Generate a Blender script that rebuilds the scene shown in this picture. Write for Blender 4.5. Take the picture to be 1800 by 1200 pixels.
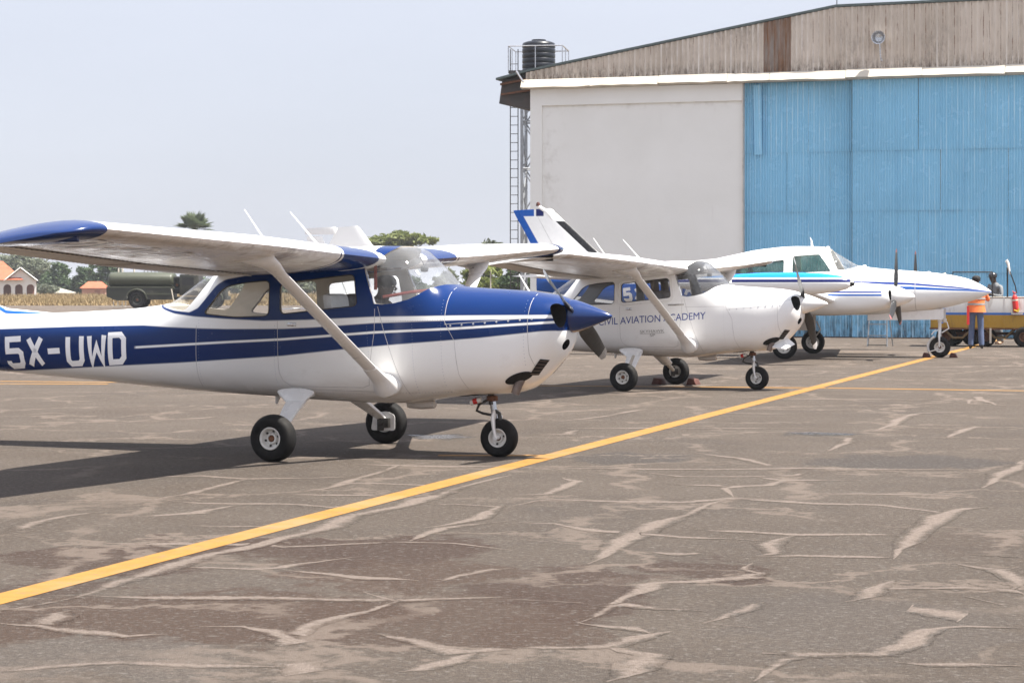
import bpy, bmesh, math, random
import numpy as np
from mathutils import Vector, Matrix, noise
from mathutils.bvhtree import BVHTree
R = math.radians
random.seed(7)
for o in list(bpy.data.objects): bpy.data.objects.remove(o)
SC = bpy.context.scene
COL = SC.collection

# ------------------------------------------------------------------ camera, sky, sun, exposure
F_PX, HZ, CH = 3890.0, 500.0, 1.65      # focal length and horizon row in a 1800 px wide frame, eye height (m)
cam = bpy.data.cameras.new('camera'); camo = bpy.data.objects.new('camera', cam); COL.objects.link(camo)
camo.location = (0, 0, CH); camo.rotation_euler = (R(90), 0, 0)
cam.sensor_width = 36.0; cam.lens = F_PX / 1800 * 36.0; cam.shift_y = -(600 - HZ) / 1800
cam.clip_start = .5; cam.clip_end = 6000
cam.dof.use_dof = True; cam.dof.focus_distance = 21.0; cam.dof.aperture_fstop = 13.0
SC.camera = camo
W = bpy.data.worlds.new('World'); SC.world = W; W.use_nodes = True
wn, wl = W.node_tree.nodes, W.node_tree.links
bg = wn['Background']; bg.inputs['Strength'].default_value = 0.055
sky = wn.new('ShaderNodeTexSky'); sky.sky_type = 'NISHITA'; sky.sun_disc = False
sky.sun_elevation = R(64); sky.sun_rotation = R(104); sky.altitude = 1100; sky.dust_density = 4.0; sky.air_density = 1.0; sky.ozone_density = 1.0
mx = wn.new('ShaderNodeMix'); mx.data_type = 'RGBA'; mx.inputs['Factor'].default_value = .80
# thin high overcast veil: brightens evenly from the horizon to the zenith as an overcast sky does
geo = wn.new('ShaderNodeTexCoord'); sep = wn.new('ShaderNodeSeparateXYZ'); wl.new(geo.outputs['Generated'], sep.inputs[0])
grd = wn.new('ShaderNodeMapRange'); grd.inputs[1].default_value = 0; grd.inputs[2].default_value = 1; grd.inputs[3].default_value = 1.0; grd.inputs[4].default_value = 1.8; wl.new(sep.outputs[2], grd.inputs[0])
vc = wn.new('ShaderNodeVectorMath'); vc.operation = 'SCALE'; vc.inputs[0].default_value = (5.75, 5.95, 6.75)
cn = wn.new('ShaderNodeTexNoise'); cm_ = wn.new('ShaderNodeMapping'); cm_.inputs['Scale'].default_value = (1, 1, 4.5); wl.new(geo.outputs['Generated'], cm_.inputs[0]); wl.new(cm_.outputs[0], cn.inputs['Vector']); cn.inputs['Scale'].default_value = 2.6; cn.inputs['Detail'].default_value = 5
cr_ = wn.new('ShaderNodeMapRange'); wl.new(cn.outputs[0], cr_.inputs[0]); cr_.inputs[1].default_value = .3; cr_.inputs[2].default_value = .7; cr_.inputs[3].default_value = .955; cr_.inputs[4].default_value = 1.045
cm2 = wn.new('ShaderNodeMath'); cm2.operation = 'MULTIPLY'; wl.new(grd.outputs[0], cm2.inputs[0]); wl.new(cr_.outputs[0], cm2.inputs[1]); wl.new(cm2.outputs[0], vc.inputs['Scale']); wl.new(vc.outputs[0], mx.inputs[7])
wl.new(sky.outputs[0], mx.inputs[6]); wl.new(mx.outputs[2], bg.inputs['Color'])
sl = bpy.data.lights.new('sun', 'SUN'); sl.energy = 5.0; sl.angle = R(.55); sl.color = (1.0, .955, .88)
so = bpy.data.objects.new('sun', sl); COL.objects.link(so)
so.rotation_euler = Vector((.43, -.11, 1)).to_track_quat('Z', 'Y').to_euler()
vs = SC.view_settings; vs.view_transform = 'Standard'; vs.look = 'None'; vs.exposure = 1.27; vs.gamma = 1.0; vs.use_curve_mapping = False

# ------------------------------------------------------------------ helpers
def tag(o, label=None, cat=None, group=None, kind=None):
    for k, v in (('label', label), ('category', cat), ('group', group), ('kind', kind)):
        if v: o[k] = v
    return o
def empty(name, loc, rz=0, label=None, cat=None, group=None):
    o = bpy.data.objects.new(name, None); COL.objects.link(o); o.location = loc; o.rotation_euler = (0, 0, rz)
    o.empty_display_size = .3
    return tag(o, label, cat, group)
def finish(me, mats, smooth=False, angle=38):
    for m in (mats if isinstance(mats, (list, tuple)) else [mats]): me.materials.append(m)
    if smooth:
        me.polygons.foreach_set('use_smooth', [True] * len(me.polygons))
        me.set_sharp_from_angle(angle=R(angle))
    me.update()
def mobj(name, verts, faces, mat, parent=None, smooth=False, angle=38, kind=None):
    me = bpy.data.meshes.new(name); me.from_pydata([tuple(v) for v in verts], [], faces)
    bm = bmesh.new(); bm.from_mesh(me); bmesh.ops.recalc_face_normals(bm, faces=bm.faces); bm.to_mesh(me); bm.free()
    finish(me, mat, smooth, angle)
    o = bpy.data.objects.new(name, me); COL.objects.link(o); o.parent = parent
    if kind: o['kind'] = kind
    return o
class MB:
    """collects shapes into one mesh"""
    def __init__(s): s.v = []; s.f = []; s.mi = []
    def add(s, v, f, m=0):
        n = len(s.v); s.v += [tuple(p) for p in v]; s.f += [tuple(i + n for i in q) for q in f]; s.mi += [m] * len(f); return s
    def box(s, x0, x1, y0, y1, z0, z1, m=0):
        v = [(x, y, z) for x in (x0, x1) for y in (y0, y1) for z in (z0, z1)]
        return s.add(v, [(0, 1, 3, 2), (4, 6, 7, 5), (0, 4, 5, 1), (2, 3, 7, 6), (0, 2, 6, 4), (1, 5, 7, 3)], m)
    def obox(s, c, ax, ay, az, m=0):
        c, ax, ay, az = map(Vector, (c, ax, ay, az))
        v = [c + i * ax + j * ay + k * az for i in (-1, 1) for j in (-1, 1) for k in (-1, 1)]
        return s.add(v, [(0, 1, 3, 2), (4, 6, 7, 5), (0, 4, 5, 1), (2, 3, 7, 6), (0, 2, 6, 4), (1, 5, 7, 3)], m)
    def tube(s, pts, r, n=8, m=0, cap=True, flat=1.0, up=None):
        pts = [Vector(p) for p in pts]; rs = r if isinstance(r, (list, tuple)) else [r] * len(pts)
        rings = []; prev = None
        for i, p in enumerate(pts):
            d = (pts[min(i + 1, len(pts) - 1)] - pts[max(i - 1, 0)]).normalized()
            u = Vector(up) if up is not None else (prev if prev is not None else Vector((0, 0, 1)) if abs(d.z) < .9 else Vector((1, 0, 0)))
            a = d.cross(u)
            if a.length < 1e-4: a = d.cross(Vector((1, 0, 0)))
            a.normalize(); b = a.cross(d).normalized(); prev = b
            rings.append([p + a * (math.cos(2 * math.pi * k / n) * rs[i] * flat) + b * (math.sin(2 * math.pi * k / n) * rs[i]) for k in range(n)])
        return s.rings(rings, m, cap)
    def rings(s, rings, m=0, cap=True, closed=False):
        n = len(rings[0]); v = [p for r in rings for p in r]; f = []
        for i in range(len(rings) - (0 if closed else 1)):
            j = (i + 1) % len(rings)
            for k in range(n):
                f.append((i * n + k, i * n + (k + 1) % n, j * n + (k + 1) % n, j * n + k))
        if cap and not closed: f += [tuple(range(n))[::-1], tuple(range((len(rings) - 1) * n, len(rings) * n))]
        return s.add(v, f, m)
    def lathe(s, prof, c=(0, 0, 0), axis='z', n=24, m=0, closed=False):
        """prof: (radius, along) pairs"""
        rings = []
        for (r, h) in prof:
            ring = []
            for k in range(n):
                a = 2 * math.pi * k / n; p = (r * math.cos(a), r * math.sin(a), h)
                if axis == 'x': p = (p[2], p[0], p[1])
                if axis == 'y': p = (p[0], p[2], p[1])
                ring.append((p[0] + c[0], p[1] + c[1], p[2] + c[2]))
            rings.append(ring)
        return s.rings(rings, m, not closed, closed)
    def prism(s, poly, y0, y1, m=0, axis='y'):
        """poly in (x, z) pushed along y"""
        n = len(poly)
        P = (lambda a, b, y: (a, y, b)) if axis == 'y' else (lambda a, b, y: (y, a, b)) if axis == 'x' else (lambda a, b, y: (a, b, y))
        v = [P(a, b, y0) for a, b in poly] + [P(a, b, y1) for a, b in poly]
        return s.add(v, [tuple(range(n)), tuple(range(n, 2 * n))[::-1]] + [(i, i + n, (i + 1) % n + n, (i + 1) % n) for i in range(n)], m)
    def build(s, name, mat, parent=None, smooth=False, angle=38, kind=None, loc=None, bevel=0):
        me = bpy.data.meshes.new(name); me.from_pydata(s.v, [], s.f)
        me.polygons.foreach_set('material_index', s.mi)
        bm = bmesh.new(); bm.from_mesh(me); bmesh.ops.recalc_face_normals(bm, faces=bm.faces)
        if bevel:
            es = [e for e in bm.edges if len(e.link_faces) == 2 and e.calc_face_angle(0) > R(50)]
            bmesh.ops.bevel(bm, geom=es, offset=bevel, segments=2, affect='EDGES', profile=.6, clamp_overlap=True)
        bm.to_mesh(me); bm.free()
        finish(me, mat, smooth or bevel > 0, angle)
        o = bpy.data.objects.new(name, me); COL.objects.link(o); o.parent = parent
        if loc: o.location = loc
        if kind: o['kind'] = kind
        return o
def copy_tree(o, parent=None, loc=None, rz=None):
    c = o.copy(); COL.objects.link(c); c.parent = parent
    if loc is not None: c.location = loc
    if rz is not None: c.rotation_euler = (0, 0, rz)
    for ch in [x for x in bpy.data.objects if x.parent == o]: copy_tree(ch, c)
    return c
def roundpoly(pts, r=.03, n=4):
    out = []; N = len(pts)
    for i in range(N):
        p0, p, p1 = Vector(pts[i - 1]), Vector(pts[i]), Vector(pts[(i + 1) % N])
        a = p0 - p; b = p1 - p; rr = min(r if not isinstance(r, (list, tuple)) else r[i], a.length * .45, b.length * .45)
        s, e = p + a.normalized() * rr, p + b.normalized() * rr
        for k in range(n + 1):
            t = k / n; out.append(tuple((1 - t) ** 2 * s + 2 * t * (1 - t) * p + t * t * e))
    return out
def g(u, v, z=0.0):
    """ground point seen at pixel (u, v) of the 1800 px frame"""
    Z = (CH - z) * F_PX / (v - HZ); return Vector(((u - 900) * Z / F_PX, Z, z))

# ------------------------------------------------------------------ materials
def nt(name):
    m = bpy.data.materials.new(name); m.use_nodes = True; return m, m.node_tree.nodes, m.node_tree.links, m.node_tree.nodes['Principled BSDF']
class NG:
    """short node writing"""
    def __init__(s, tree): s.n = tree.nodes; s.l = tree.links
    def val(s, sock, v):
        if hasattr(v, 'is_linked') or isinstance(v, bpy.types.NodeSocket): s.l.new(v, sock)
        else: sock.default_value = v
    def math(s, op, a, b=0.0, c=0.0, clamp=False):
        x = s.n.new('ShaderNodeMath'); x.operation = op; x.use_clamp = clamp
        s.val(x.inputs[0], a); s.val(x.inputs[1], b); s.val(x.inputs[2], c); return x.outputs[0]
    def mr(s, v, a, b, c=0.0, d=1.0, smooth=False):
        x = s.n.new('ShaderNodeMapRange'); x.interpolation_type = 'SMOOTHSTEP' if smooth else 'LINEAR'
        s.val(x.inputs[0], v); s.val(x.inputs[1], a); s.val(x.inputs[2], b); s.val(x.inputs[3], c); s.val(x.inputs[4], d); return x.outputs[0]
    def mix(s, f, a, b, blend='MIX'):
        x = s.n.new('ShaderNodeMix'); x.data_type = 'RGBA'; x.blend_type = blend
        s.val(x.inputs[0], f); s.val(x.inputs[6], a if not isinstance(a, tuple) else (*a[:3], 1)); s.val(x.inputs[7], b if not isinstance(b, tuple) else (*b[:3], 1)); return x.outputs[2]
    def coord(s, kind='Object'): return s.n.new('ShaderNodeTexCoord').outputs[kind]
    def xyz(s, v):
        x = s.n.new('ShaderNodeSeparateXYZ'); s.l.new(v, x.inputs[0]); return x.outputs
    def noise(s, v, scale, detail=4, rough=.55, dist=0.0, stretch=None, out=0):
        if stretch:
            mp = s.n.new('ShaderNodeMapping'); s.l.new(v, mp.inputs[0]); mp.inputs['Scale'].default_value = stretch; v = mp.outputs[0]
        x = s.n.new('ShaderNodeTexNoise'); s.l.new(v, x.inputs['Vector']); x.inputs['Scale'].default_value = scale
        x.inputs['Detail'].default_value = detail; x.inputs['Roughness'].default_value = rough; x.inputs['Distortion'].default_value = dist; return x.outputs[out]
    def bump(s, h, strength=.2, dist=.01, normal=None):
        x = s.n.new('ShaderNodeBump'); s.l.new(h, x.inputs['Height']); x.inputs['Strength'].default_value = strength; x.inputs['Distance'].default_value = dist
        if normal is not None: s.l.new(normal, x.inputs['Normal'])
        return x.outputs[0]
    def curve(s, v, pts, lo, hi):
        """piecewise curve y(v); pts in world units, v between lo and hi"""
        ys = [p[1] for p in pts]; y0, y1 = min(ys) - .01, max(ys) + .01
        x = s.n.new('ShaderNodeFloatCurve'); c = x.mapping.curves[0]
        P = [((a - lo) / (hi - lo), (b - y0) / (y1 - y0)) for a, b in pts]
        while len(c.points) < len(P): c.points.new(.5, .5)
        for q, (a, b) in zip(c.points, P): q.location = (a, b); q.handle_type = 'VECTOR'
        x.mapping.extend = 'HORIZONTAL'; x.mapping.update()
        s.l.new(s.mr(v, lo, hi), x.inputs['Value'])
        return s.mr(x.outputs[0], 0, 1, y0, y1)
def simple(name, col, rough=.5, metal=0.0, var=.12, scale=6.0, bump=0.0, bscale=60.0, coat=0.0, spec=.5, dirt=None, dirt_amt=.0):
    m, n, l, b = nt(name); G = NG(m.node_tree); v = G.coord()
    f = G.noise(v, scale, 5, .6)
    c = G.mix(G.mr(f, .3, .7), tuple(x * (1 - var) for x in col), tuple(min(1, x * (1 + var)) for x in col))
    if dirt: c = G.mix(G.mr(G.noise(v, scale * .6, 6, .7, .6), .5, .78, 0, dirt_amt), c, dirt)
    l.new(c, b.inputs['Base Color'])
    l.new(G.mr(G.noise(v, scale * 2.3, 3), .3, .7, max(0, rough - .07), min(1, rough + .07)), b.inputs['Roughness'])
    b.inputs['Metallic'].default_value = metal; b.inputs['Specular IOR Level'].default_value = spec
    b.inputs['Coat Weight'].default_value = coat; b.inputs['Coat Roughness'].default_value = .08
    if bump: l.new(G.bump(G.noise(v, bscale, 4), bump, .01), b.inputs['Normal'])
    return m
WHITE, BLUE, NAVY = (.87, .87, .86), (.0006, .022, .118), (.003, .006, .05)
M = {}
M['white_paint'] = simple('white_paint', (.80, .79, .775), .28, coat=.35, var=.03, scale=2, dirt=(.45, .38, .30), dirt_amt=.10)
M['white_dirty'] = simple('white_dirty', (.62, .57, .52), .35, var=.12, scale=3, dirt=(.25, .20, .16), dirt_amt=.45)
M['blue_paint'] = simple('blue_paint', BLUE, .2, coat=.4, var=.05, scale=2)
M['tyre'] = simple('tyre', (.010, .0095, .0095), .75, var=.3, scale=9, bump=.2, dirt=(.06, .05, .04), dirt_amt=.25, spec=.25)
M['rim'] = simple('rim', (.72, .70, .66), .4, var=.08, scale=14, dirt=(.2, .1, .05), dirt_amt=.3)
M['bare'] = simple('bare', (.55, .55, .56), .28, metal=.9, var=.15, scale=10)
M['steel_dark'] = simple('steel_dark', (.07, .065, .06), .45, metal=.6, var=.3, scale=20)
M['rust'] = simple('rust', (.14, .06, .03), .8, var=.4, scale=14)
M['black'] = simple('black', (.012, .012, .013), .4, var=.2)
M['dark_hole'] = simple('dark_hole', (.008, .007, .007), .9, var=.2)
M['exhaust'] = simple('exhaust', (.17, .13, .11), .55, metal=.5, var=.25, scale=20)
M['red_dull'] = simple('red_dull', (.22, .035, .025), .7, var=.2)
M['red'] = simple('red', (.55, .02, .015), .5, var=.1)
M['blade'] = simple('blade', (.020, .020, .021), .38, metal=0, var=.2, scale=12)
M['blade_bare'] = simple('blade_bare', (.42, .42, .43), .3, metal=.8, var=.15, scale=12)
M['cabin_beige'] = simple('cabin_beige', (.50, .45, .38), .8, var=.08)
M['cabin_grey'] = simple('cabin_grey', (.20, .19, .18), .85, var=.1)
M['seat_white'] = simple('seat_white', (.62, .62, .62), .85, var=.1)
M['seat_dark'] = simple('seat_dark', (.05, .043, .04), .9, var=.2)
M['seat_brown'] = simple('seat_brown', (.13, .10, .08), .9, var=.15)
M['seam'] = simple('seam', (.50, .49, .49), .7, var=.2)
M['rivet'] = simple('rivet', (.20, .24, .36), .4)
M['letter_white'] = simple('letter_white', (.92, .92, .93), .35, var=.04)
M['letter_blue'] = simple('letter_blue', (.02, .05, .28), .4, var=.05)
M['letter_grey'] = simple('letter_grey', (.30, .29, .28), .5, var=.1)
def glass(name, tint=(.975, .98, .98), veil=0.02, refl=1.0, rough=.03):
    m, n, l, b = nt(name); n.remove(b); G = NG(m.node_tree)
    t = n.new('ShaderNodeBsdfTransparent'); t.inputs[0].default_value = (*tint, 1)
    gl = n.new('ShaderNodeBsdfGlossy'); gl.inputs['Roughness'].default_value = rough
    d = n.new('ShaderNodeBsdfDiffuse'); d.inputs[0].default_value = (.75, .76, .78, 1)
    fr = n.new('ShaderNodeFresnel'); fr.inputs[0].default_value = 1.45
    v = G.coord()
    m1 = n.new('ShaderNodeMixShader'); l.new(G.mr(G.noise(v, 3.5, 4, .6, .5), .35, .75, veil * .5, veil * 1.8), m1.inputs[0]); l.new(t.outputs[0], m1.inputs[1]); l.new(d.outputs[0], m1.inputs[2])
    m2 = n.new('ShaderNodeMixShader'); l.new(G.math('MULTIPLY', G.math('MULTIPLY', fr.outputs[0], G.math('SUBTRACT', 1.0, n.new('ShaderNodeNewGeometry').outputs['Backfacing'])), refl, clamp=True), m2.inputs[0]); l.new(m1.outputs[0], m2.inputs[1]); l.new(gl.outputs[0], m2.inputs[2])
    l.new(m2.outputs[0], n['Material Output'].inputs[0]); return m
M['glass'] = glass('glass', veil=.02)
M['windshield'] = glass('windshield', (.96, .965, .97), .055, 1.1)
M['windshield_dark'] = glass('windshield_dark', (.72, .72, .72), .05, 1.1)
M['glass_green'] = glass('glass_green', (.45, .72, .66), .05, 1.0)

# ------------------------------------------------------------------ ground
def wpos(G): return G.n.new('ShaderNodeNewGeometry').outputs['Position']
def apron_nodes(m, n, l, b, sand=None):
    G = NG(m.node_tree); v = wpos(G)
    big = G.noise(v, .16, 5, .6, .4); mid = G.noise(v, 1.1, 6, .65); fine = G.noise(v, 34, 5, .75); grit = G.noise(v, 120, 3, .8)
    c = G.mix(G.mr(big, .3, .72), (.085, .062, .045), (.118, .091, .070))
    c = G.mix(G.mr(mid, .42, .8, 0, .55), c, (.150, .122, .098))
    c = G.mix(G.mr(G.noise(v, .5, 6, .7, .8), .5, .72, 0, .6), c, (.056, .044, .037))
    # rust brown and dark stains of their own shape: (pixel centre, half sizes, colour, amount)
    wob = G.noise(v, 1.3, 5, .65, 0, None, 1)
    vv = n.new('ShaderNodeVectorMath'); vv.operation = 'MULTIPLY_ADD'; l.new(wob, vv.inputs[0]); vv.inputs[1].default_value = (1.3, 2.6, 0); l.new(v, vv.inputs[2])
    sx = n.new('ShaderNodeVectorMath'); sx.operation = 'SUBTRACT'; l.new(vv.outputs[0], sx.inputs[0]); sx.inputs[1].default_value = (.65, 1.3, 0)
    BR, BR2, GR = (.046, .019, .009), (.066, .034, .019), (.036, .033, .034)
    for (u, y, hu, hy, col, am) in [(200, 978, 190, 30, BR, .85), (600, 962, 270, 24, BR, .9), (330, 1085, 450, 55, BR2, .9), (800, 1085, 300, 60, BR2, .75), (690, 1005, 230, 30, BR2, .85),
                                    (1010, 1040, 150, 50, BR, .8), (1230, 996, 115, 25, BR, .85), (980, 1110, 160, 40, BR2, .7), (60, 1030, 120, 22, BR, .7),
                                    (1110, 806, 110, 12, GR, .6), (1580, 812, 190, 13, GR, .55), (1440, 762, 60, 5, (.018, .019, .022), .9), (1700, 950, 120, 18, BR2, .25), (780, 768, 78, 7, (.02, .02, .025), .85),
                                    (150, 1165, 300, 40, (.12, .10, .085), .6), (1500, 1100, 300, 60, (.10, .082, .07), .5)]:
        c0 = g(u, y); rx = hu * c0.y / F_PX; ry = (g(u, y - hy).y - g(u, y + hy).y) / 2
        d = n.new('ShaderNodeVectorMath'); d.operation = 'SUBTRACT'; l.new(sx.outputs[0], d.inputs[0]); d.inputs[1].default_value = (c0.x, c0.y, 0)
        e = n.new('ShaderNodeVectorMath'); e.operation = 'MULTIPLY'; l.new(d.outputs[0], e.inputs[0]); e.inputs[1].default_value = (1 / rx, 1 / ry, 0)
        q = n.new('ShaderNodeVectorMath'); q.operation = 'LENGTH'; l.new(e.outputs[0], q.inputs[0])
        f = G.math('MULTIPLY', G.mr(q.outputs['Value'], 1.05, .80, 0, am, True), G.mr(mid, .25, .6, .7, 1))
        c = G.mix(f, c, col)
    c = G.mix(G.mr(fine, .42, .62, .0, .60), c, (.045, .037, .032)); c = G.mix(G.mr(G.noise(v, 21, 4, .8), .54, .68, 0, .60), c, (.26, .235, .21)); c = G.mix(G.mr(grit, .58, .70, 0, .75), c, (.34, .31, .28))
    # hairline sand cracks further out
    vo = n.new('ShaderNodeTexVoronoi'); vo.feature = 'DISTANCE_TO_EDGE'; vo.inputs['Scale'].default_value = .40; l.new(sx.outputs[0], vo.inputs['Vector'])
    ck = G.math('MULTIPLY', G.mr(G.math('ADD', vo.outputs['Distance'], G.math('MULTIPLY', G.math('SUBTRACT', G.noise(v, 8, 4, .8), .5), .06)), .036, .006, 0, .75, True), G.mr(G.noise(v, .7, 4, .6), .38, .52, 0, 1))
    c = G.mix(ck, c, (.195, .153, .124))
    if sand:
        uv = G.xyz(G.coord('UV')); cr = G.math('SUBTRACT', 1.0, G.math('ABSOLUTE', G.math('SUBTRACT', G.math('MULTIPLY', uv[1], 2.0), 1.0)))
        cr = G.math('MULTIPLY', cr, G.mr(G.noise(v, 1.1, 4, .6), .25, .62, .35, 1.25))
        cr = G.math('ADD', cr, G.math('MULTIPLY', G.math('SUBTRACT', G.noise(v, 7, 7, .85), .5), 1.9)); sc_ = G.mix(G.mr(G.noise(v, 30, 5, .8), .38, .64), (.160, .124, .10), (.28, .228, .193))
        c = G.mix(G.mr(cr, .32, .80, 0, 1, True), c, sc_)
    l.new(c, b.inputs['Base Color'])
    # two wet patches
    w = None
    for (u, y, hu, hy) in [(780, 768, 70, 5), (1440, 762, 52, 4)]:
        c0 = g(u, y); rx = hu * c0.y / F_PX; ry = (g(u, y - hy).y - g(u, y + hy).y) / 2
        d = n.new('ShaderNodeVectorMath'); d.operation = 'SUBTRACT'; l.new(sx.outputs[0], d.inputs[0]); d.inputs[1].default_value = (c0.x, c0.y, 0)
        e = n.new('ShaderNodeVectorMath'); e.operation = 'MULTIPLY'; l.new(d.outputs[0], e.inputs[0]); e.inputs[1].default_value = (1 / rx, 1 / ry, 0)
        q = n.new('ShaderNodeVectorMath'); q.operation = 'LENGTH'; l.new(e.outputs[0], q.inputs[0]); f = G.mr(q.outputs['Value'], 1.0, .75)
        w = f if w is None else G.math('MAXIMUM', w, f)
    rr = G.math('SUBTRACT', G.mr(fine, .3, .7, .82, .95), G.math('MULTIPLY', w, .62)); l.new(rr, b.inputs['Roughness'])
    b.inputs['Specular IOR Level'].default_value = .3
    l.new(G.bump(G.math('ADD', fine, G.math('MULTIPLY', grit, .7)), .9, .03), b.inputs['Normal'])
    return G, v, (cr if sand else None)
def mat_apron():
    m, n, l, b = nt('apron_asphalt'); apron_nodes(m, n, l, b); return m
def mat_ground():
    m, n, l, b = nt('dry_ground'); G = NG(m.node_tree); v = wpos(G)
    c = G.mix(G.mr(G.noise(v, .05, 6, .6), .35, .7), (.16, .11, .055), (.11, .09, .04)); c = G.mix(G.mr(G.noise(v, .6, 5, .7), .5, .75, 0, .7), c, (.14, .07, .04))
    l.new(c, b.inputs['Base Color']); b.inputs['Roughness'].default_value = .95; return m
M['apron'] = mat_apron(); M['ground'] = mat_ground()
tag(mobj('ground', [(-3000, -60, -.06), (3000, -60, -.06), (3000, 5500, -.06), (-3000, 5500, -.06)], [(0, 1, 2, 3)], M['ground']), kind='structure')
tag(mobj('apron', [(-160, -20, 0), (160, -20, 0), (160, 176, 0), (-10, 176, 0), (-60, 171, 0), (-160, 171, 0)], [(0, 1, 2, 3, 4, 5)], M['apron']), kind='structure')

def mat_sand():
    m, n, l, b = nt('crack_sand'); G, v, e = apron_nodes(m, n, l, b, True)
    t = n.new('ShaderNodeBsdfTransparent'); mxs = n.new('ShaderNodeMixShader'); l.new(G.math('GREATER_THAN', e, .12), mxs.inputs[0]); l.new(t.outputs[0], mxs.inputs[1]); l.new(b.outputs[0], mxs.inputs[2])
    l.new(mxs.outputs[0], n['Material Output'].inputs[0]); return m
def mat_line():
    m, n, l, b = nt('yellow_line_paint'); G = NG(m.node_tree); v = wpos(G)
    c = G.mix(G.mr(G.noise(v, 5, 6, .7), .35, .75), (.255, .115, .012), (.32, .160, .024)); c = G.mix(G.mr(G.noise(v, 60, 4, .8), .56, .74, 0, .6), c, (.20, .14, .08))
    c = G.mix(G.mr(G.noise(v, 3.5, 6, .8), .56, .66, 0, .75), c, (.12, .095, .075)); c = G.mix(G.mr(G.noise(v, .8, 5, .7), .50, .72, 0, .55), c, (.24, .18, .11))
    l.new(c, b.inputs['Base Color']); b.inputs['Roughness'].default_value = .8; l.new(G.bump(G.noise(v, 60, 4, .7), .4, .01), b.inputs['Normal']); return m
M['sand'] = mat_sand(); M['line'] = mat_line()
def ribbon(pts, w, z, jitter=0.0, name='line', mat=None, parts=None, seed=0):
    """flat strip along ground points, with UV v across"""
    rnd = random.Random(seed); P = [pts[0]]
    for a, b in zip(pts[:-1], pts[1:]):
        k = max(1, int((b - a).length / .45)) if jitter else 1
        for i in range(1, k + 1):
            q = a.lerp(b, i / k); P.append(q + Vector((rnd.uniform(-1, 1), rnd.uniform(-1, 1), 0)) * (jitter if i < k else jitter * .3))
    V = []; U = []
    for i, p in enumerate(P):
        d = (P[min(i + 1, len(P) - 1)] - P[max(i - 1, 0)]); d.z = 0; d.normalize(); nrm = Vector((-d.y, d.x, 0))
        ww = w * (rnd.uniform(.6, 1.35) if jitter else 1) * (min(1, .12 + 2.6 * min(i, len(P) - 1 - i) / max(1, len(P) - 1)) if jitter else 1) / 2
        zz = z + i * 1.5e-5; V += [p + nrm * ww + Vector((0, 0, zz)), p - nrm * ww + Vector((0, 0, zz))]; U += [(i * .3, 1), (i * .3, 0)]
    return V, [(2 * i, 2 * i + 1, 2 * i + 3, 2 * i + 2) for i in range(len(P) - 1)], U
def flat(name, V, Fc, U, mat, kind='structure'):
    me = bpy.data.meshes.new(name); me.from_pydata([tuple(v) for v in V], [], Fc); uv = me.uv_layers.new()
    for lp in me.loops: uv.data[lp.index].uv = U[lp.vertex_index]
    if len(me.polygons) and sum(p.normal.z for p in me.polygons) < 0: me.flip_normals()
    me.materials.append(mat); o = bpy.data.objects.new(name, me); COL.objects.link(o); o['kind'] = kind; return o
A4 = [[(170,358),(560,355),(700,368),(1000,370),(1160,382),(1280,380)],[(520,358),(600,345),(700,325),(800,300),(880,282)],[(500,275),(700,272),(870,282),(1100,280),(1240,275)],[(0,475),(100,445),(220,415),(380,395)],
 [(0,472),(180,480)],[(470,415),(600,408),(690,402),(760,388),(860,372)],[(640,443),(800,450),(1000,452)],[(340,505),(450,510),(600,510),(760,512),(900,512),(1000,522),(1150,515),(1400,505),(1600,508),(1800,535)],
 [(640,592),(750,595),(900,600),(1000,592),(1100,575),(1270,555)],[(980,600),(1150,615),(1300,632),(1480,640)],[(1530,645),(1600,625),(1700,605),(1800,598)],[(120,695),(300,692),(600,700),(900,700),(1200,708),(1420,710),(1700,700),(1800,700)],
 [(80,800),(150,790),(200,765),(260,745)],[(0,790),(130,798),(300,820),(450,835),(600,828)],[(0,960),(150,945),(300,935),(450,925),(700,940),(1000,945)],[(700,800),(850,800),(950,815),(1000,840),(1040,830),(1060,805),(1150,780),(1300,745),(1400,712),(1270,680)],
 [(980,870),(1030,850),(1000,830)],[(1300,815),(1450,850),(1600,890),(1700,885),(1800,880)],[(1400,960),(1500,945),(1600,920),(1680,895)],[(1000,975),(1060,945),(1120,925)],[(0,745),(100,730),(260,700),(400,650),(560,600),(750,545),(900,520),(1000,490),(1150,450),(1250,410),(1400,380),(1600,320),(1800,270)],
 [(1060,325),(1130,320),(1200,300),(1300,270),(1400,235),(1600,220)],[(1240,230),(1400,235),(1600,240),(1800,240)],[(1100,300),(1300,298),(1500,305),(1700,305)],[(960,335),(1200,340),(1400,345)],[(1500,370),(1600,372),(1750,380),(1680,420),(1600,440),(1480,455)],
 [(1440,500),(1480,480),(1560,455),(1800,432)],[(380,90),(520,75),(700,70),(800,62)],[(30,60),(200,50),(260,58)]]
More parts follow.
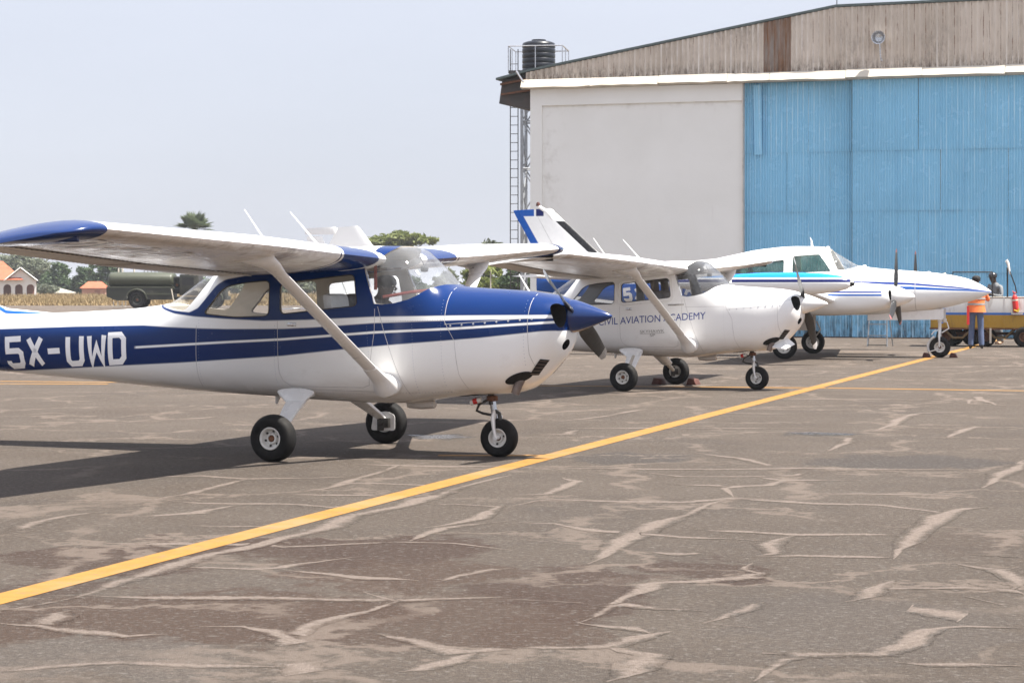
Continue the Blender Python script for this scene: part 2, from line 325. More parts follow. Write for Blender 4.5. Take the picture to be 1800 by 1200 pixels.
A5 = [[(0,440),(120,435),(180,410),(230,390),(180,380)],[(0,478),(80,460),(160,455),(400,462),(600,465),(780,450),(900,460),(1100,470),(1300,475),(1500,500),(1580,500)],[(780,450),(750,415),(800,408),(900,405),(960,390),(860,375)],
 [(780,450),(700,470),(620,510),(500,545),(440,580),(380,600),(330,640),(270,680)],[(0,535),(150,540),(300,565),(440,575),(600,588),(800,595),(930,605)],[(30,595),(220,612)],[(460,635),(600,648),(680,648)],[(640,560),(800,568),(1000,580),(1200,578),(1400,582)],
 [(850,655),(920,640),(900,615),(1000,580)],[(840,655),(1000,652),(1200,655),(1360,662)],[(1340,665),(1400,600),(1440,560),(1500,520),(1580,490),(1700,482)],[(1440,595),(1680,600)],[(230,890),(320,850),(400,800),(480,760),(540,745),(700,738),(820,730),(870,715),(820,700),(840,680)],
 [(0,805),(250,818)],[(300,830),(400,825),(520,840),(670,848)],[(670,890),(760,860),(830,835),(890,815)],[(680,892),(850,905)],[(0,975),(150,975),(330,972),(420,950),(560,920)],[(330,970),(420,990),(500,1000),(440,1040),(340,1095)],[(240,890),(400,905),(480,925)],
 [(850,1095),(900,1060),(960,1020),(1010,1000),(1200,998),(1300,1000),(1400,960),(1420,925),(1520,905),(1600,900),(1800,908)],[(1410,825),(1500,850),(1560,885)],[(1340,1025),(1500,1035),(1800,1042)],[(1170,815),(1250,785),(1340,740)],[(1210,770),(1400,768),(1600,765),(1700,770),(1800,790)],
 [(1560,680),(1700,700),(1780,740),(1750,770)],[(1590,795),(1740,828)],[(1020,435),(1220,435),(1640,442)],[(1650,415),(1700,385),(1760,350),(1800,315)],[(520,400),(700,405),(760,412)],[(100,345),(300,345),(700,350),(1000,345),(1400,350),(1800,350)],[(860,375),(960,388),(1230,388)],
 [(430,355),(600,375),(800,375),(1000,370),(1040,360)],[(640,290),(800,310),(900,335),(1000,330)],[(1270,215),(1340,190),(1400,160),(1440,152),(1700,145)],[(1520,240),(1580,215),(1640,200),(1800,205)],[(1110,285),(1150,265),(1190,240),(1110,235)],[(30,230),(200,225),(240,210)],
 [(0,175),(170,180),(340,160),(420,145),(510,135)],[(130,205),(600,205),(1100,205)],[(700,100),(1400,105),(1800,100)],[(600,150),(1000,155)],[(1600,120),(1640,95),(1700,125)],[(880,995),(960,1000)],[(1620,650),(1800,660)]]
V, Fc, U = [], [], []
for i, (pl, off) in enumerate([(p, 4) for p in A4] + [(p, 5) for p in A5]):
    pts = [g(x / 2, 700 + y / 2) if off == 4 else g(900 + x / 2, 650 + y / 2) for x, y in pl]
    for s_, wd in ((0, .165),):
        steep = abs(pl[-1][1] - pl[0][1]) / (abs(pl[-1][0] - pl[0][0]) + 1)
        v_, f_, u_ = ribbon(pts, wd * (1.35 if steep > .25 else 1.15) * random.uniform(.85, 1.25), .0011 + .000012 * i, .045, seed=i); k = len(V); V += v_; U += u_; Fc += [tuple(a + k for a in q) for q in f_]
flat('asphalt_cracks', V, Fc, U, M['sand'])
def line(name, a, b, w):
    V, Fc, U = ribbon([g(*a), g(*b)], w, .0034); return flat(name, V, Fc, U, M['line'])
p0, p1 = g(0, 1052.5), g(1640, 627.5); d = (p1 - p0).normalized()
V, Fc, U = ribbon([p0 - d * 12, p1 + d * 24], .22, .003); flat('centre_line_marking', V, Fc, U, M['line'])
for a, b, w in [((770, 800.5), (992, 800.5), .16), ((-400, 667), (1452, 682), .22), ((-100, 674.5), (190, 675), .22), ((1455, 682), (2300, 694), .22)]: line('bay_line_marking', a, b, w)

# ------------------------------------------------------------------ hangar
AL = R(18.1); HP = Vector((.593, 72.1, 0))
hangar = empty('hangar', HP, -AL, 'large hangar with white plastered wall, pale blue corrugated sliding doors and rust-streaked gable', 'hangar')
def su(u): k = (u - 900) / F_PX; return (k * HP.y - HP.x) / (math.cos(AL) + k * math.sin(AL))
def sz(u, y):
    s = su(u); Z = HP.y - s * math.sin(AL); return CH - (y - HZ) * Z / F_PX
def mat_wall():
    m, n, l, b = nt('white_plaster'); G = NG(m.node_tree); v = G.coord(); x = G.xyz(v)
    c = G.mix(G.mr(G.noise(v, .5, 5, .6), .35, .7), (.81, .80, .755), (.86, .85, .81))
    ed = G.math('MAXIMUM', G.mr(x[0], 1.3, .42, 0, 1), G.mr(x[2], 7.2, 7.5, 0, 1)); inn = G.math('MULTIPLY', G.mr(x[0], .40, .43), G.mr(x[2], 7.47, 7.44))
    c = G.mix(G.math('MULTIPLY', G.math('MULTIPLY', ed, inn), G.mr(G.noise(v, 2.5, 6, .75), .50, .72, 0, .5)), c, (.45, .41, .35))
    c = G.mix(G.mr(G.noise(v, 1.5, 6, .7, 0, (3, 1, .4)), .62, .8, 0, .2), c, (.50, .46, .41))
    l.new(c, b.inputs['Base Color']); b.inputs['Roughness'].default_value = .85; l.new(G.bump(G.noise(v, 9, 5), .15, .02), b.inputs['Normal']); return m
def mat_sheet(name, c1, c2, rust=0.3, base_dirt=0.0, rough=.42, rib=None, edge=None):
    m, n, l, b = nt(name); G = NG(m.node_tree); v = wpos(G); x = G.xyz(v); oi = n.new('ShaderNodeObjectInfo')
    c = G.mix(oi.outputs['Random'], c1, c2)
    if name == 'gable_rust': c = G.mix(G.mr(G.noise(v, 1.0, 4, .7, 0, (5, 5, .5)), .38, .62), (.34, .31, .28), (.24, .105, .04))
    c = G.mix(G.mr(G.noise(v, .55, 5, .6), .4, .7, 0, .5), c, tuple(k * .82 for k in c1))
    st = G.noise(v, 1.0, 6, .75, .3, (14, 14, 1.1))
    if rust: c = G.mix(G.mr(st, .57, .72, 0, rust), c, (.16, .085, .045))
    if rib: c = G.mix(G.math('MULTIPLY', G.mr(G.noise(v, 1.0, 6, .8, .2, (9, 9, 3)), .42, .62), G.math('MAXIMUM', G.mr(x[2], 8.8, 8.32, 0, .95), G.mr(G.noise(v, .45, 4, .6), .46, .66, 0, .5))), c, (.075, .05, .035))
    if rib:
        ox = G.xyz(G.coord('Object'))[0]; q = G.math('ABSOLUTE', G.math('SUBTRACT', G.math('FRACT', G.math('DIVIDE', ox, .35)), .5)); c = G.mix(G.math('MULTIPLY', G.mr(q, .43, .485), G.mr(G.noise(v, 1.0, 5, .8, 0, (3, 3, 2.2)), .40, .58, .15, 1)), c, (.17, .09, .045))
    if base_dirt: c = G.mix(G.math('MULTIPLY', G.mr(x[2], 1.3, .05, 0, 1), G.mr(G.noise(v, 1.0, 6, .75, 0, (5, 5, 1.2)), .40, .60, 0, base_dirt)), c, (.012, .012, .011))
    c = G.mix(G.mr(G.noise(v, 2.2, 6, .75), .62, .80, 0, .10), c, tuple(min(1, k * 1.2) for k in c2))
    if not name.startswith('gable_rust'):      # pale streaks painted along the rib crests as sunlit, glossy highlights
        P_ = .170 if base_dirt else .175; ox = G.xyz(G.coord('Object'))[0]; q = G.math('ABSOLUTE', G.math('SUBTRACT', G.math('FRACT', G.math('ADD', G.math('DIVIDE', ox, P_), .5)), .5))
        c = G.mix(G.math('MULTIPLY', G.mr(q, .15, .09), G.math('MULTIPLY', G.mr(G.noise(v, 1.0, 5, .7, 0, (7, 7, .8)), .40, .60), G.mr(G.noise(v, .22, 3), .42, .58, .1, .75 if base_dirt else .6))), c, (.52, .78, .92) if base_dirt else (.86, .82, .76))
    l.new(c, b.inputs['Base Color']); l.new(G.mr(G.noise(v, 3, 4), .3, .7, rough - .08, rough + .12), b.inputs['Roughness']); b.inputs['Specular IOR Level'].default_value = .8 if base_dirt else .3; return m
M['wall'] = mat_wall()
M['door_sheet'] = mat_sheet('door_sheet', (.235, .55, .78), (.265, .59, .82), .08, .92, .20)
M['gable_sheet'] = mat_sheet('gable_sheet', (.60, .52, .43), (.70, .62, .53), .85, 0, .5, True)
M['gable_rust'] = mat_sheet('gable_rust', (.26, .13, .06), (.32, .22, .16), .9, 0, .7, True)
M['trim'] = simple('trim', (.60, .545, .455), .5, var=.06, scale=1.2, dirt=(.38, .30, .22), dirt_amt=.3)
M['eave'] = simple('eave', (.055, .048, .044), .7, var=.25, scale=1.5, dirt=(.12, .06, .04), dirt_amt=.6)
M['roof_edge'] = simple('roof_edge', (.10, .13, .125), .6, var=.15)
XW = su(1305); X1 = su(1498); XE = 36.0
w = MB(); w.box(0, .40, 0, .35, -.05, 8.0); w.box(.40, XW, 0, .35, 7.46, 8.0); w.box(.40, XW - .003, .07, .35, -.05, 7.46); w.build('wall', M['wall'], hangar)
MB().box(0.02, .30, .36, 42, -.05, 8.0).build('side_wall', M['wall'], hangar)
roofp = [(-1.15, 8.40), (0, 8.66), (su(1470), 10.36), (XE, 10.55)]
tops = lambda s: np.interp(s, [p[0] for p in roofp], [p[1] for p in roofp])
rp = roofp + [(a, b - .07) for a, b in roofp[::-1]]
MB().prism(rp, -.10, 42).build('roof', M['roof_edge'], hangar)
MB().prism([(-1.02, 8.33), (-.02, 8.56), (-.02, 7.36), (-1.13, 7.58)], .18, 42).build('eave_box', M['eave'], hangar)
MB().obox((-.55, .10, 8.28), (.5, 0, .08), (0, .05, 0), (0, 0, .035)).build('eave_rail', M['rust'], hangar)
MB().obox((-.5, .10, 7.93), (.52, 0, .06), (0, .05, 0), (0, 0, .03)).build('eave_rail', M['rust'], hangar)
MB().tube([(-.38, -.3, 8.58), (-.12, -.32, 8.2)], .035, 6).build('gutter_bracket', M['bare'], hangar)
# fascia trim in dented lengths
sp = [-.25, 2.1, 4.35, 6.6, 7.95, 10.35, 12.7, 15.2, 17.8, 24, 30, 36]
rnd = random.Random(3)
for a, b in zip(sp[:-1], sp[1:]):
    dz = rnd.uniform(-.02, .02); t = MB(); n_ = 6
    rings = []
    for i in range(n_ + 1):
        s = a + (b - a - .012) * i / n_; k = rnd.uniform(-.02, .02)
        rings.append([(s, -.10, 8.32 + dz), (s, -.15 + k, 8.30 + dz), (s, -.30 + k, 8.05 + dz + k), (s, -.12, 8.0 + dz + k * .6), (s, -.02, 8.01), (s, -.02, 8.31)])
    t.rings(rings).build('fascia_trim', M['trim'], hangar)
def corr(n_, pitch, amp, z0, top, y=0.0, per=6, tilt=.012, s0=0.0, trap=False):
    V = []; Fc = []
    K = n_ * per
    for i in range(K + 1):
        x = i * pitch / per; ph = i % per
        yy = -amp * math.cos(2 * math.pi * i / per) if not trap else (-amp if ph in (0, 1) else amp * (.4 if ph in (2, 5) else 1))
        zt = top(s0 + x) if callable(top) else top
        V += [(x, y + yy - tilt, z0), (x, y + yy + tilt, zt)]
    for i in range(K): Fc.append((2 * i, 2 * i + 2, 2 * i + 3, 2 * i + 1))
    return V, Fc
def sheet_obj(name, me_or, mat, parent, loc, rot=(0, 0, 0), smooth=True):
    if isinstance(me_or, tuple):
        me = bpy.data.meshes.new(name); me.from_pydata(me_or[0], [], me_or[1]); me.materials.append(mat)
        if smooth: me.polygons.foreach_set('use_smooth', [True] * len(me.polygons))
    else: me = me_or
    o = bpy.data.objects.new(name, me); COL.objects.link(o); o.parent = parent; o.location = loc; o.rotation_euler = rot; return o
# gable sheets
s = -.12; i = 0
while s < 18.6:
    px_in = su(1326) < s + .45 < su(1393)
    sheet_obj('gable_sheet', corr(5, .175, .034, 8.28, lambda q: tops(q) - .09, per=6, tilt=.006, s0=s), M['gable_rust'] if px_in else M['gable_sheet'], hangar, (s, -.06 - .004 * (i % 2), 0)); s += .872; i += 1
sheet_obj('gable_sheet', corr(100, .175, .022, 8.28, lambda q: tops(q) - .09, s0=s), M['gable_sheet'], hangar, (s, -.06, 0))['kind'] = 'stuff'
# door leaves, each sheet its own part
rows = [(.02, .47), (.45, 2.02), (2.0, 3.95), (3.93, 5.82), (5.80, 8.02)]
def leaf(x0, x1, y, nm):
    t = MB(); t.box(x0, x1, y + .06, y + .16, .02, 8.0); lf = t.build(nm, M['eave'], hangar)
    W_ = .68; me = {}; k = 0; x = x0
    while x < x1 - .05:
        ww = min(W_, x1 - x); nn = max(1, round(ww / .085))
        for r, (a, b) in enumerate(rows):
            key = (nn, r)
            if key not in me:
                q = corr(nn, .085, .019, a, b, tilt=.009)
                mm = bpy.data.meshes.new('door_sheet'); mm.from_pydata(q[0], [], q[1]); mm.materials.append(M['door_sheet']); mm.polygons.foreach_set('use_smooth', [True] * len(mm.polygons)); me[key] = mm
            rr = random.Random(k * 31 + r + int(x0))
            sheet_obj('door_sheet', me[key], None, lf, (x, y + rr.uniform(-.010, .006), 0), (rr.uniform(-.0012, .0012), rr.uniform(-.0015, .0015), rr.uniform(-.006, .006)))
        x += ww; k += 1
    return lf
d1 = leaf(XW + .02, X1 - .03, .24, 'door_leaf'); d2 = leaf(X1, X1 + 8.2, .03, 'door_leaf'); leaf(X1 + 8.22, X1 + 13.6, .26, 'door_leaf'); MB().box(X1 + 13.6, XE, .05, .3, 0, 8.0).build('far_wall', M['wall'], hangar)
# one torn hanging sheet on the first leaf
sheet_obj('torn_sheet', corr(3, .085, .012, 5.74, 7.95), M['door_sheet'], d1, (XW + .48, .175, 0), (R(.4), R(-1.1), R(-4)))
MB().box(XW - .01, XW + .03, -.02, .3, 0, 8.0).build('door_jamb', M['white_dirty'], hangar)
MB().box(XW, X1 + 14, -.16, -.06, -.01, .012).build('door_track', M['rust'], hangar)
# floodlight on the gable
fx, fz = su(1547), sz(1547, 68)
fl = MB().lathe([(.02, .02), (.13, 0), (.20, -.14), (.215, -.22), (.19, -.215), (.12, -.08), (.01, -.05)], (fx, -.16, fz), 'y', 18).build('floodlight', M['bare'], hangar, True)
MB().lathe([(.005, 0), (.17, 0), (.17, .01), (.005, .01)], (fx, -.34, fz), 'y', 16).build('lens', M['glass'], fl, True)
MB().tube([(fx, -.12, fz - .1), (fx + .03, -.1, fz - .62), (fx + .08, -.09, fz - .72)], .022, 6).build('conduit', M['bare'], hangar)
MB().tube([(su(1471), 0, 10.36), (su(1471), 0, 10.9)], .015, 5).build('roof_aerial', M['steel_dark'], hangar)

# ------------------------------------------------------------------ water tower behind the hangar
TZ = 92.0; k = TZ / F_PX
tw = empty('water_tower', ((947 - 900) * k, TZ, 0), R(-8), 'grey steel lattice water tower with ladder and railed platform behind the hangar corner', 'tower')
PZ = 1.65 + 372 * k; hw = 1.12
M['galv'] = simple('galv', (.36, .37, .38), .5, metal=.3, var=.15)
for sx_ in (-1, 1):
    for sy_ in (-1, 1):
        MB().box(sx_ * .62 - .06, sx_ * .62 + .06, sy_ * .62 - .06, sy_ * .62 + .06, 0, PZ).build('leg', M['galv'], tw)
lv = np.linspace(.6, PZ - .1, 6); b = MB()
for z0, z1 in zip(lv[:-1], lv[1:]):
    for a, c in (((-.62, -.62), (.62, -.62)), ((-.62, .62), (.62, .62)), ((-.62, -.62), (-.62, .62)), ((.62, -.62), (.62, .62))):
        t = MB(); t.tube([(a[0], a[1], z0), (c[0], c[1], z1)], .03, 5); t.tube([(c[0], c[1], z0), (a[0], a[1], z1)], .03, 5); t.tube([(a[0], a[1], z1), (c[0], c[1], z1)], .035, 5); t.build('brace', M['galv'], tw)
MB().box(-hw, hw, -hw, hw, PZ - .12, PZ).build('platform', M['steel_dark'], tw)
rl = MB()
for a, c in (((-hw, -hw), (hw, -hw)), ((hw, -hw), (hw, hw)), ((hw, hw), (-hw, hw)), ((-hw, hw), (-hw, -hw))):
    for i in range(2):
        x, y = a[0] + (c[0] - a[0]) * i / 2, a[1] + (c[1] - a[1]) * i / 2; rl.tube([(x, y, PZ), (x, y, PZ + 1.0)], .022, 5)
    rl.tube([(a[0], a[1], PZ + 1), (c[0], c[1], PZ + 1)], .025, 5)
rl.build('railing', M['bare'], tw)
ld = MB()
for sx_ in (-.16, .16): ld.tube([(-.92 + sx_, -.8, 0), (-.92 + sx_, -.8, PZ + .9)], .022, 5)
for i in range(30): ld.tube([(-1.08, -.8, .3 + i * .36), (-.76, -.8, .3 + i * .36)], .014, 4)
ld.build('ladder', M['steel_dark'], tw)
tk = MB(); prof = [(.02, 0), (.68, 0), (.69, .05)]
for i in range(5): z = .16 + i * .21; prof += [(.69, z - .03), (.665, z), (.69, z + .03)]
prof += [(.69, 1.14), (.66, 1.22), (.5, 1.28), (.3, 1.30), (.3, 1.36), (.02, 1.37)]
M['tank_plastic'] = simple('tank_plastic', (.006, .008, .014), .35, var=.2, scale=1.5, dirt=(.03, .03, .035), dirt_amt=.3)
tko = tk.lathe(prof, (0, 0, 0), 'z', 32).build('water_tank', M['tank_plastic'], None, True, 50); tko.location = (tw.location.x, TZ, PZ)
tag(tko, 'black ribbed plastic water tank standing on the steel tower platform', 'water tank')

# ------------------------------------------------------------------ trees, palm, houses, dry grass
def mat_leaf(name, c1, c2, c3):
    m, n, l, b = nt(name); G = NG(m.node_tree); v = wpos(G)
    c = G.mix(G.mr(G.noise(v, .5, 4, .6), .38, .66), c1, c2); c = G.mix(G.mr(G.noise(v, 2.2, 4, .7), .5, .75, 0, .8), c, c3)
    l.new(c, b.inputs['Base Color']); b.inputs['Roughness'].default_value = .6
    b.inputs['Subsurface Weight'].default_value = 0; 
    t = n.new('ShaderNodeBsdfTranslucent'); l.new(c, t.inputs[0]); ms = n.new('ShaderNodeMixShader'); ms.inputs[0].default_value = .35
    l.new(b.outputs[0], ms.inputs[1]); l.new(t.outputs[0], ms.inputs[2]); l.new(ms.outputs[0], n['Material Output'].inputs[0]); return m
M['leaf_dark'] = mat_leaf('leaf_dark', (.040, .075, .030), (.075, .120, .042), (.12, .16, .055))
M['leaf_grey'] = mat_leaf('leaf_grey', (.12, .14, .095), (.17, .19, .12), (.21, .21, .14))
M['leaf_yellow'] = mat_leaf('leaf_yellow', (.12, .15, .030), (.17, .20, .045), (.24, .24, .06))
M['leaf_palm'] = mat_leaf('leaf_palm', (.07, .10, .05), (.12, .15, .08), (.18, .19, .11))
M['bark'] = simple('bark', (.12, .09, .065), .9, var=.3, scale=4)
def tree(name, label, cat, group, u, Z, ytop, base_y, lobes, mat, nleaf=4000, leaf=.30, z0=-.05):
    """lobes: (du, dv, ru, rv) in pixels about the crown's place, made real at distance Z"""
    k = Z / F_PX; X = (u - 900) * k; rnd = random.Random(int(u * 7 + Z)); H = CH + (HZ - ytop) * k
    t = empty(name, (X, Z, z0), rnd.uniform(0, 6), label, cat, group); r0 = max(.07, H * .03)
    L = []
    for (du, v, ru, rv) in lobes:
        L.append((Vector(((du) * k, rnd.uniform(-.5, .5) * ru * k, CH + (HZ - v) * k - z0)), ru * k, rv * k))
    rz = Matrix.Rotation(-t.rotation_euler.z, 3, 'Z'); L = [(rz @ c, a, b) for c, a, b in L]
    tr = MB(); fork = Vector((0, 0, max(.5, min(c.z - b for c, a, b in L) * .7)))
    tr.tube([(0, 0, 0), (r0 * .4, 0, fork.z * .5), tuple(fork)], [r0 * 1.3, r0, r0 * .8], 8)
    for c, a, b in L: tr.tube([tuple(fork), tuple(fork.lerp(c, .55) + Vector((0, 0, .1 * a))), tuple(c)], [r0 * .6, r0 * .4, r0 * .12], 6)
    tr.build('trunk', M['bark'], t, True)
    V = []; Fc = []; tot = sum(a * a * b for c, a, b in L)
    for c, a, b in L:
        n_ = int(nleaf * a * a * b / tot)
        cl = [Vector((rnd.gauss(0, 1), rnd.gauss(0, 1), rnd.gauss(0, 1))).normalized() * rnd.uniform(.55, 1.0) for _ in range(max(8, n_ // 26))]
        for _ in range(n_):
            q = rnd.choice(cl) + Vector((rnd.gauss(0, .13), rnd.gauss(0, .13), rnd.gauss(0, .13)))
            p = c + Vector((q.x * a, q.y * a, q.z * b)); s_ = leaf * rnd.uniform(.5, 1.2)
            x = Vector((rnd.gauss(0, 1), rnd.gauss(0, 1), rnd.gauss(0, .6))).normalized(); y = x.orthogonal().normalized(); y = Matrix.Rotation(rnd.uniform(0, 6.28), 3, x) @ y
            i = len(V); V += [p - x * s_, p - y * s_ * .35, p + x * s_, p + y * s_ * .35]; Fc.append((i, i + 1, i + 2, i + 3))
    me = bpy.data.meshes.new('crown'); me.from_pydata([tuple(v) for v in V], [], Fc); me.materials.append(mat); o = bpy.data.objects.new('crown', me); COL.objects.link(o); o.parent = t
    return t
GT = 'trees beyond the airfield'
tree('broadleaf_tree', 'pale feathery tree half cut by the left edge, behind the arched house', 'tree', GT, 22, 390, 448, 520, [(0, 470, 32, 24), (22, 462, 26, 18), (-30, 470, 30, 24)], M['leaf_grey'], 3800, .5)
tree('broadleaf_tree', 'grey-green loose tree rising over the right end of the arched house roof', 'tree', GT, 62, 370, 452, 520, [(0, 475, 26, 22), (14, 495, 24, 20), (-14, 490, 22, 20)], M['leaf_grey'], 3800, .5)
tree('broadleaf_tree', 'rounded dark tree with a domed top, left of the sky gap under the wing', 'tree', GT, 104, 350, 463, 522, [(0, 476, 18, 13), (-6, 495, 26, 18), (12, 504, 22, 14)], M['leaf_dark'], 4200, .42)
tree('broadleaf_tree', 'small pointed green tree just right of the sky gap under the wing', 'tree', GT, 146, 345, 470, 522, [(0, 484, 14, 13), (-4, 502, 22, 16)], M['leaf_dark'], 3200, .42)
tree('broadleaf_tree', 'tall dark tree directly above the rear end of the green tanker', 'tree', GT, 180, 340, 462, 522, [(-8, 476, 18, 14), (14, 474, 22, 16), (4, 500, 34, 18)], M['leaf_dark'], 4800, .42)
tree('bush', 'low grey-green bush below the domed tree, beside the small tin roof', 'bush', GT, 80, 322, 497, 522, [(0, 508, 22, 9), (-20, 507, 16, 8)], M['leaf_grey'], 1800, .35)
tree('umbrella_tree', 'flat-topped yellow-green tree above the middle of the blue striped aircraft', 'tree', GT, 705, 300, 404, 520, [(-32, 424, 26, 10), (0, 417, 24, 9), (24, 419, 22, 9), (44, 424, 20, 7), (-10, 432, 34, 8)], M['leaf_yellow'], 6500, .42)
tree('broadleaf_tree', 'sparse twiggy tree whose top pokes above the far wing of the blue striped aircraft', 'tree', GT, 862, 225, 418, 520, [(-22, 442, 20, 8), (6, 436, 26, 11), (0, 425, 8, 6)], M['leaf_grey'], 1500, .26)
tree('broadleaf_tree', 'bright green bushy tree right of the far wing strut', 'tree', GT, 858, 185, 455, 520, [(-20, 480, 24, 18), (6, 472, 22, 16), (-4, 500, 38, 14)], M['leaf_yellow'], 7000, .22)
tree('broadleaf_tree', 'dark dense tree beside the foot of the water tower', 'tree', GT, 908, 180, 455, 520, [(0, 478, 20, 22), (-10, 498, 24, 14), (14, 500, 20, 16)], M['leaf_dark'], 5200, .22)
tree('broadleaf_tree', 'pale small tree seen through the near windshield', 'tree', GT, 790, 260, 470, 520, [(0, 488, 16, 14), (-14, 497, 16, 12)], M['leaf_grey'], 1800, .32)
for i, (u, yt) in enumerate([(250, 488), (300, 492), (352, 486), (410, 490), (470, 484), (540, 489), (600, 486), (660, 482), (720, 488)]):
    tree('broadleaf_tree', ['distant green tree behind the cab of the tanker', 'hazy green tree low on the horizon behind the tanker', 'distant bushy tree seen through the rear cabin window', 'second distant tree seen through the rear side window, darker', 'distant tree low behind the cabin door post', 'round distant tree seen through the cabin door window', 'distant tree seen between the front seats of the blue striped aircraft', 'distant grey-green tree behind the near windshield post', 'low distant tree behind the instrument panel of the near aircraft'][i],
         'tree', GT, u, 380, yt, 520, [(0, yt + 12, 24, 12), (-20, 510, 22, 9), (18, 508, 24, 9)], [M['leaf_dark'], M['leaf_grey']][i % 2], 1800, .5)
# fan palm
k = 250 / F_PX; palm = empty('fan_palm', ((342 - 900) * k, 250, -.05), 0, 'tall fan palm whose crown shows above the near wing', 'palm tree')
PH = CH + (HZ - 402) * k
MB().tube([(0, 0, 0), (.1, 0, PH * .5), (0, 0, PH)], [.28, .2, .2], 10).build('trunk', M['bark'], palm, True)
rnd = random.Random(5)
for i in range(44):
    az = rnd.uniform(0, 6.28); el = rnd.uniform(-.35, 1.35); d = Vector((math.cos(az) * math.cos(el), math.sin(az) * math.cos(el), math.sin(el)))
    side = d.cross(Vector((0, 0, 1))).normalized(); up = side.cross(d); c = Vector((0, 0, PH)); hub = c + d * .9; f = MB(); f.tube([tuple(c), tuple(hub)], .03, 4)
    for j in range(19):
        a = (j - 9) * .16; q = (d * math.cos(a) + side * math.sin(a)).normalized(); L_ = 1.55 * (1 - .25 * abs(a)) * rnd.uniform(.85, 1.1); n_ = q.cross(up).normalized()
        tip = hub + q * L_ - Vector((0, 0, .12 * L_)); md = hub + q * L_ * .5
        f.add([tuple(hub), tuple(md + n_ * .10), tuple(tip), tuple(md - n_ * .10)], [(0, 1, 2, 3)])
    f.build('frond', M['leaf_palm'], palm)
# young palm with thin trunk by the strut
k = 150 / F_PX; yp = empty('young_palm', ((862 - 900) * k, 150, -.05), 0, 'thin pale-stemmed palm sapling in front of the green bushy tree', 'palm tree')
PH = CH + (HZ - 470) * k; MB().tube([(0, 0, 0), (.02, 0, PH)], [.06, .045], 6).build('trunk', M['cabin_beige'], yp, True)
for i in range(16):
    az = i * 2.4; d = Vector((math.cos(az), math.sin(az), rnd.uniform(-.6, .9))).normalized(); c = Vector((.02, 0, PH)); t = c + d * .75 - Vector((0, 0, .25)); n_ = d.cross(Vector((0, 0, 1))).normalized() * .08; md = c + d * .4
    mobj('frond', [c, md + n_, t, md - n_], [(0, 1, 2, 3)], M['leaf_yellow'], yp)
# houses
M['roof_tile'] = simple('roof_tile', (.42, .10, .045), .8, var=.15, scale=1.2)
M['house_white'] = simple('house_white', (.70, .68, .66), .85, var=.05)
M['house_brown'] = simple('house_porch', (.28, .14, .11), .9, var=.1)  # dark brown for the wall behind the arches and one window
Z = 300; k = Z / F_PX
hs = empty('arched_house', ((20 - 900) * k, Z, -.05), R(12), 'white bungalow with arched veranda and orange tiled hip roof at far left', 'house')
def arch_wall(x0, x1, n_, z1, depth=.25):
    """front wall pierced by n_ round arches"""
    mb = MB(); W_ = (x1 - x0) / n_; 
    for i in range(n_):
        a = x0 + i * W_; c = a + W_ / 2; r = W_ * .33; zs = z1 * .52; pts = [(a, 0), (a, z1), (a + W_, z1), (a + W_, 0), (c + r, 0)] + [(c + r * math.cos(t), zs + r * math.sin(t)) for t in np.linspace(0, math.pi, 9)] + [(c - r, 0)]
        mb.prism(pts, 0, depth)
    return mb
hw_ = 2.35
aw = arch_wall(-9, 3.3, 8, hw_); aw.build('arched_wall', M['house_white'], hs)
MB().box(-9, 3.3, 1.6, 8, 0, hw_ - .02).build('wall', M['house_brown'], hs)
MB().add([(-9.6, -.6, hw_), (1.6, -.6, hw_), (1.6, 8.6, hw_), (-9.6, 8.6, hw_), (-6, 4, 4.9), (-1.2, 4, 4.9)], [(0, 1, 5, 4), (1, 2, 5), (2, 3, 4, 5), (3, 0, 4), (3, 2, 1, 0)]).build('roof', M['roof_tile'], hs)
gb = MB(); gb.prism([(-.6, hw_), (3.0, hw_), (1.2, 3.75)], -.05, .1); gb.build('gable_wall', M['house_white'], hs)
MB().add([(-1.0, -.5, hw_ - .1), (1.2, -.5, 4.0), (3.5, -.5, hw_ - .2), (-1.0, 7, hw_ - .1), (1.2, 7, 4.0), (3.5, 7, hw_ - .2)], [(0, 1, 4, 3), (1, 2, 5, 4)]).build('gable_roof', M['roof_tile'], hs)
for sgn, x1_ in ((-1, -1.0), (1, 3.5)): MB().tube([(1.2, -.52, 4.0), (x1_, -.52, hw_ - .15)], .08, 4).build('bargeboard', M['house_white'], hs)
Z = 330; k = Z / F_PX
h2 = empty('small_house', ((164 - 900) * k, Z, -.05), R(5), 'small brick house with low orange tiled roof just left of the tanker', 'house')
MB().box(-1.7, 1.7, 0, 5, 0, 1.2).build('wall', simple('house_brick', (.42, .22, .16), .9), h2)
MB().box(.2, 1.0, -.03, .02, .15, .85).build('window', M['house_brown'], h2)
MB().add([(-2.0, -.3, 1.15), (2.0, -.3, 1.15), (2.0, 5.3, 1.15), (-2.0, 5.3, 1.15), (-1.0, 2.5, 2.15), (1.0, 2.5, 2.15)], [(0, 1, 5, 4), (1, 2, 5), (2, 3, 4, 5), (3, 0, 4), (3, 2, 1, 0)]).build('roof', M['roof_tile'], h2)
h3 = empty('tin_shed', ((112 - 900) * k, 325, -.05), R(-10), 'low shed with pale tin roof in the dry grass between the two houses', 'shed')
MB().box(-1.6, 1.6, 0, 3, 0, .55).build('wall', M['house_white'], h3); MB().add([(-1.8, -.2, .5), (1.8, -.2, .5), (1.8, 3.2, .5), (-1.8, 3.2, .5), (0, 1.5, 1.15)], [(0, 1, 4), (1, 2, 4), (2, 3, 4), (3, 0, 4), (3, 2, 1, 0)]).build('roof', M['trim'], h3)
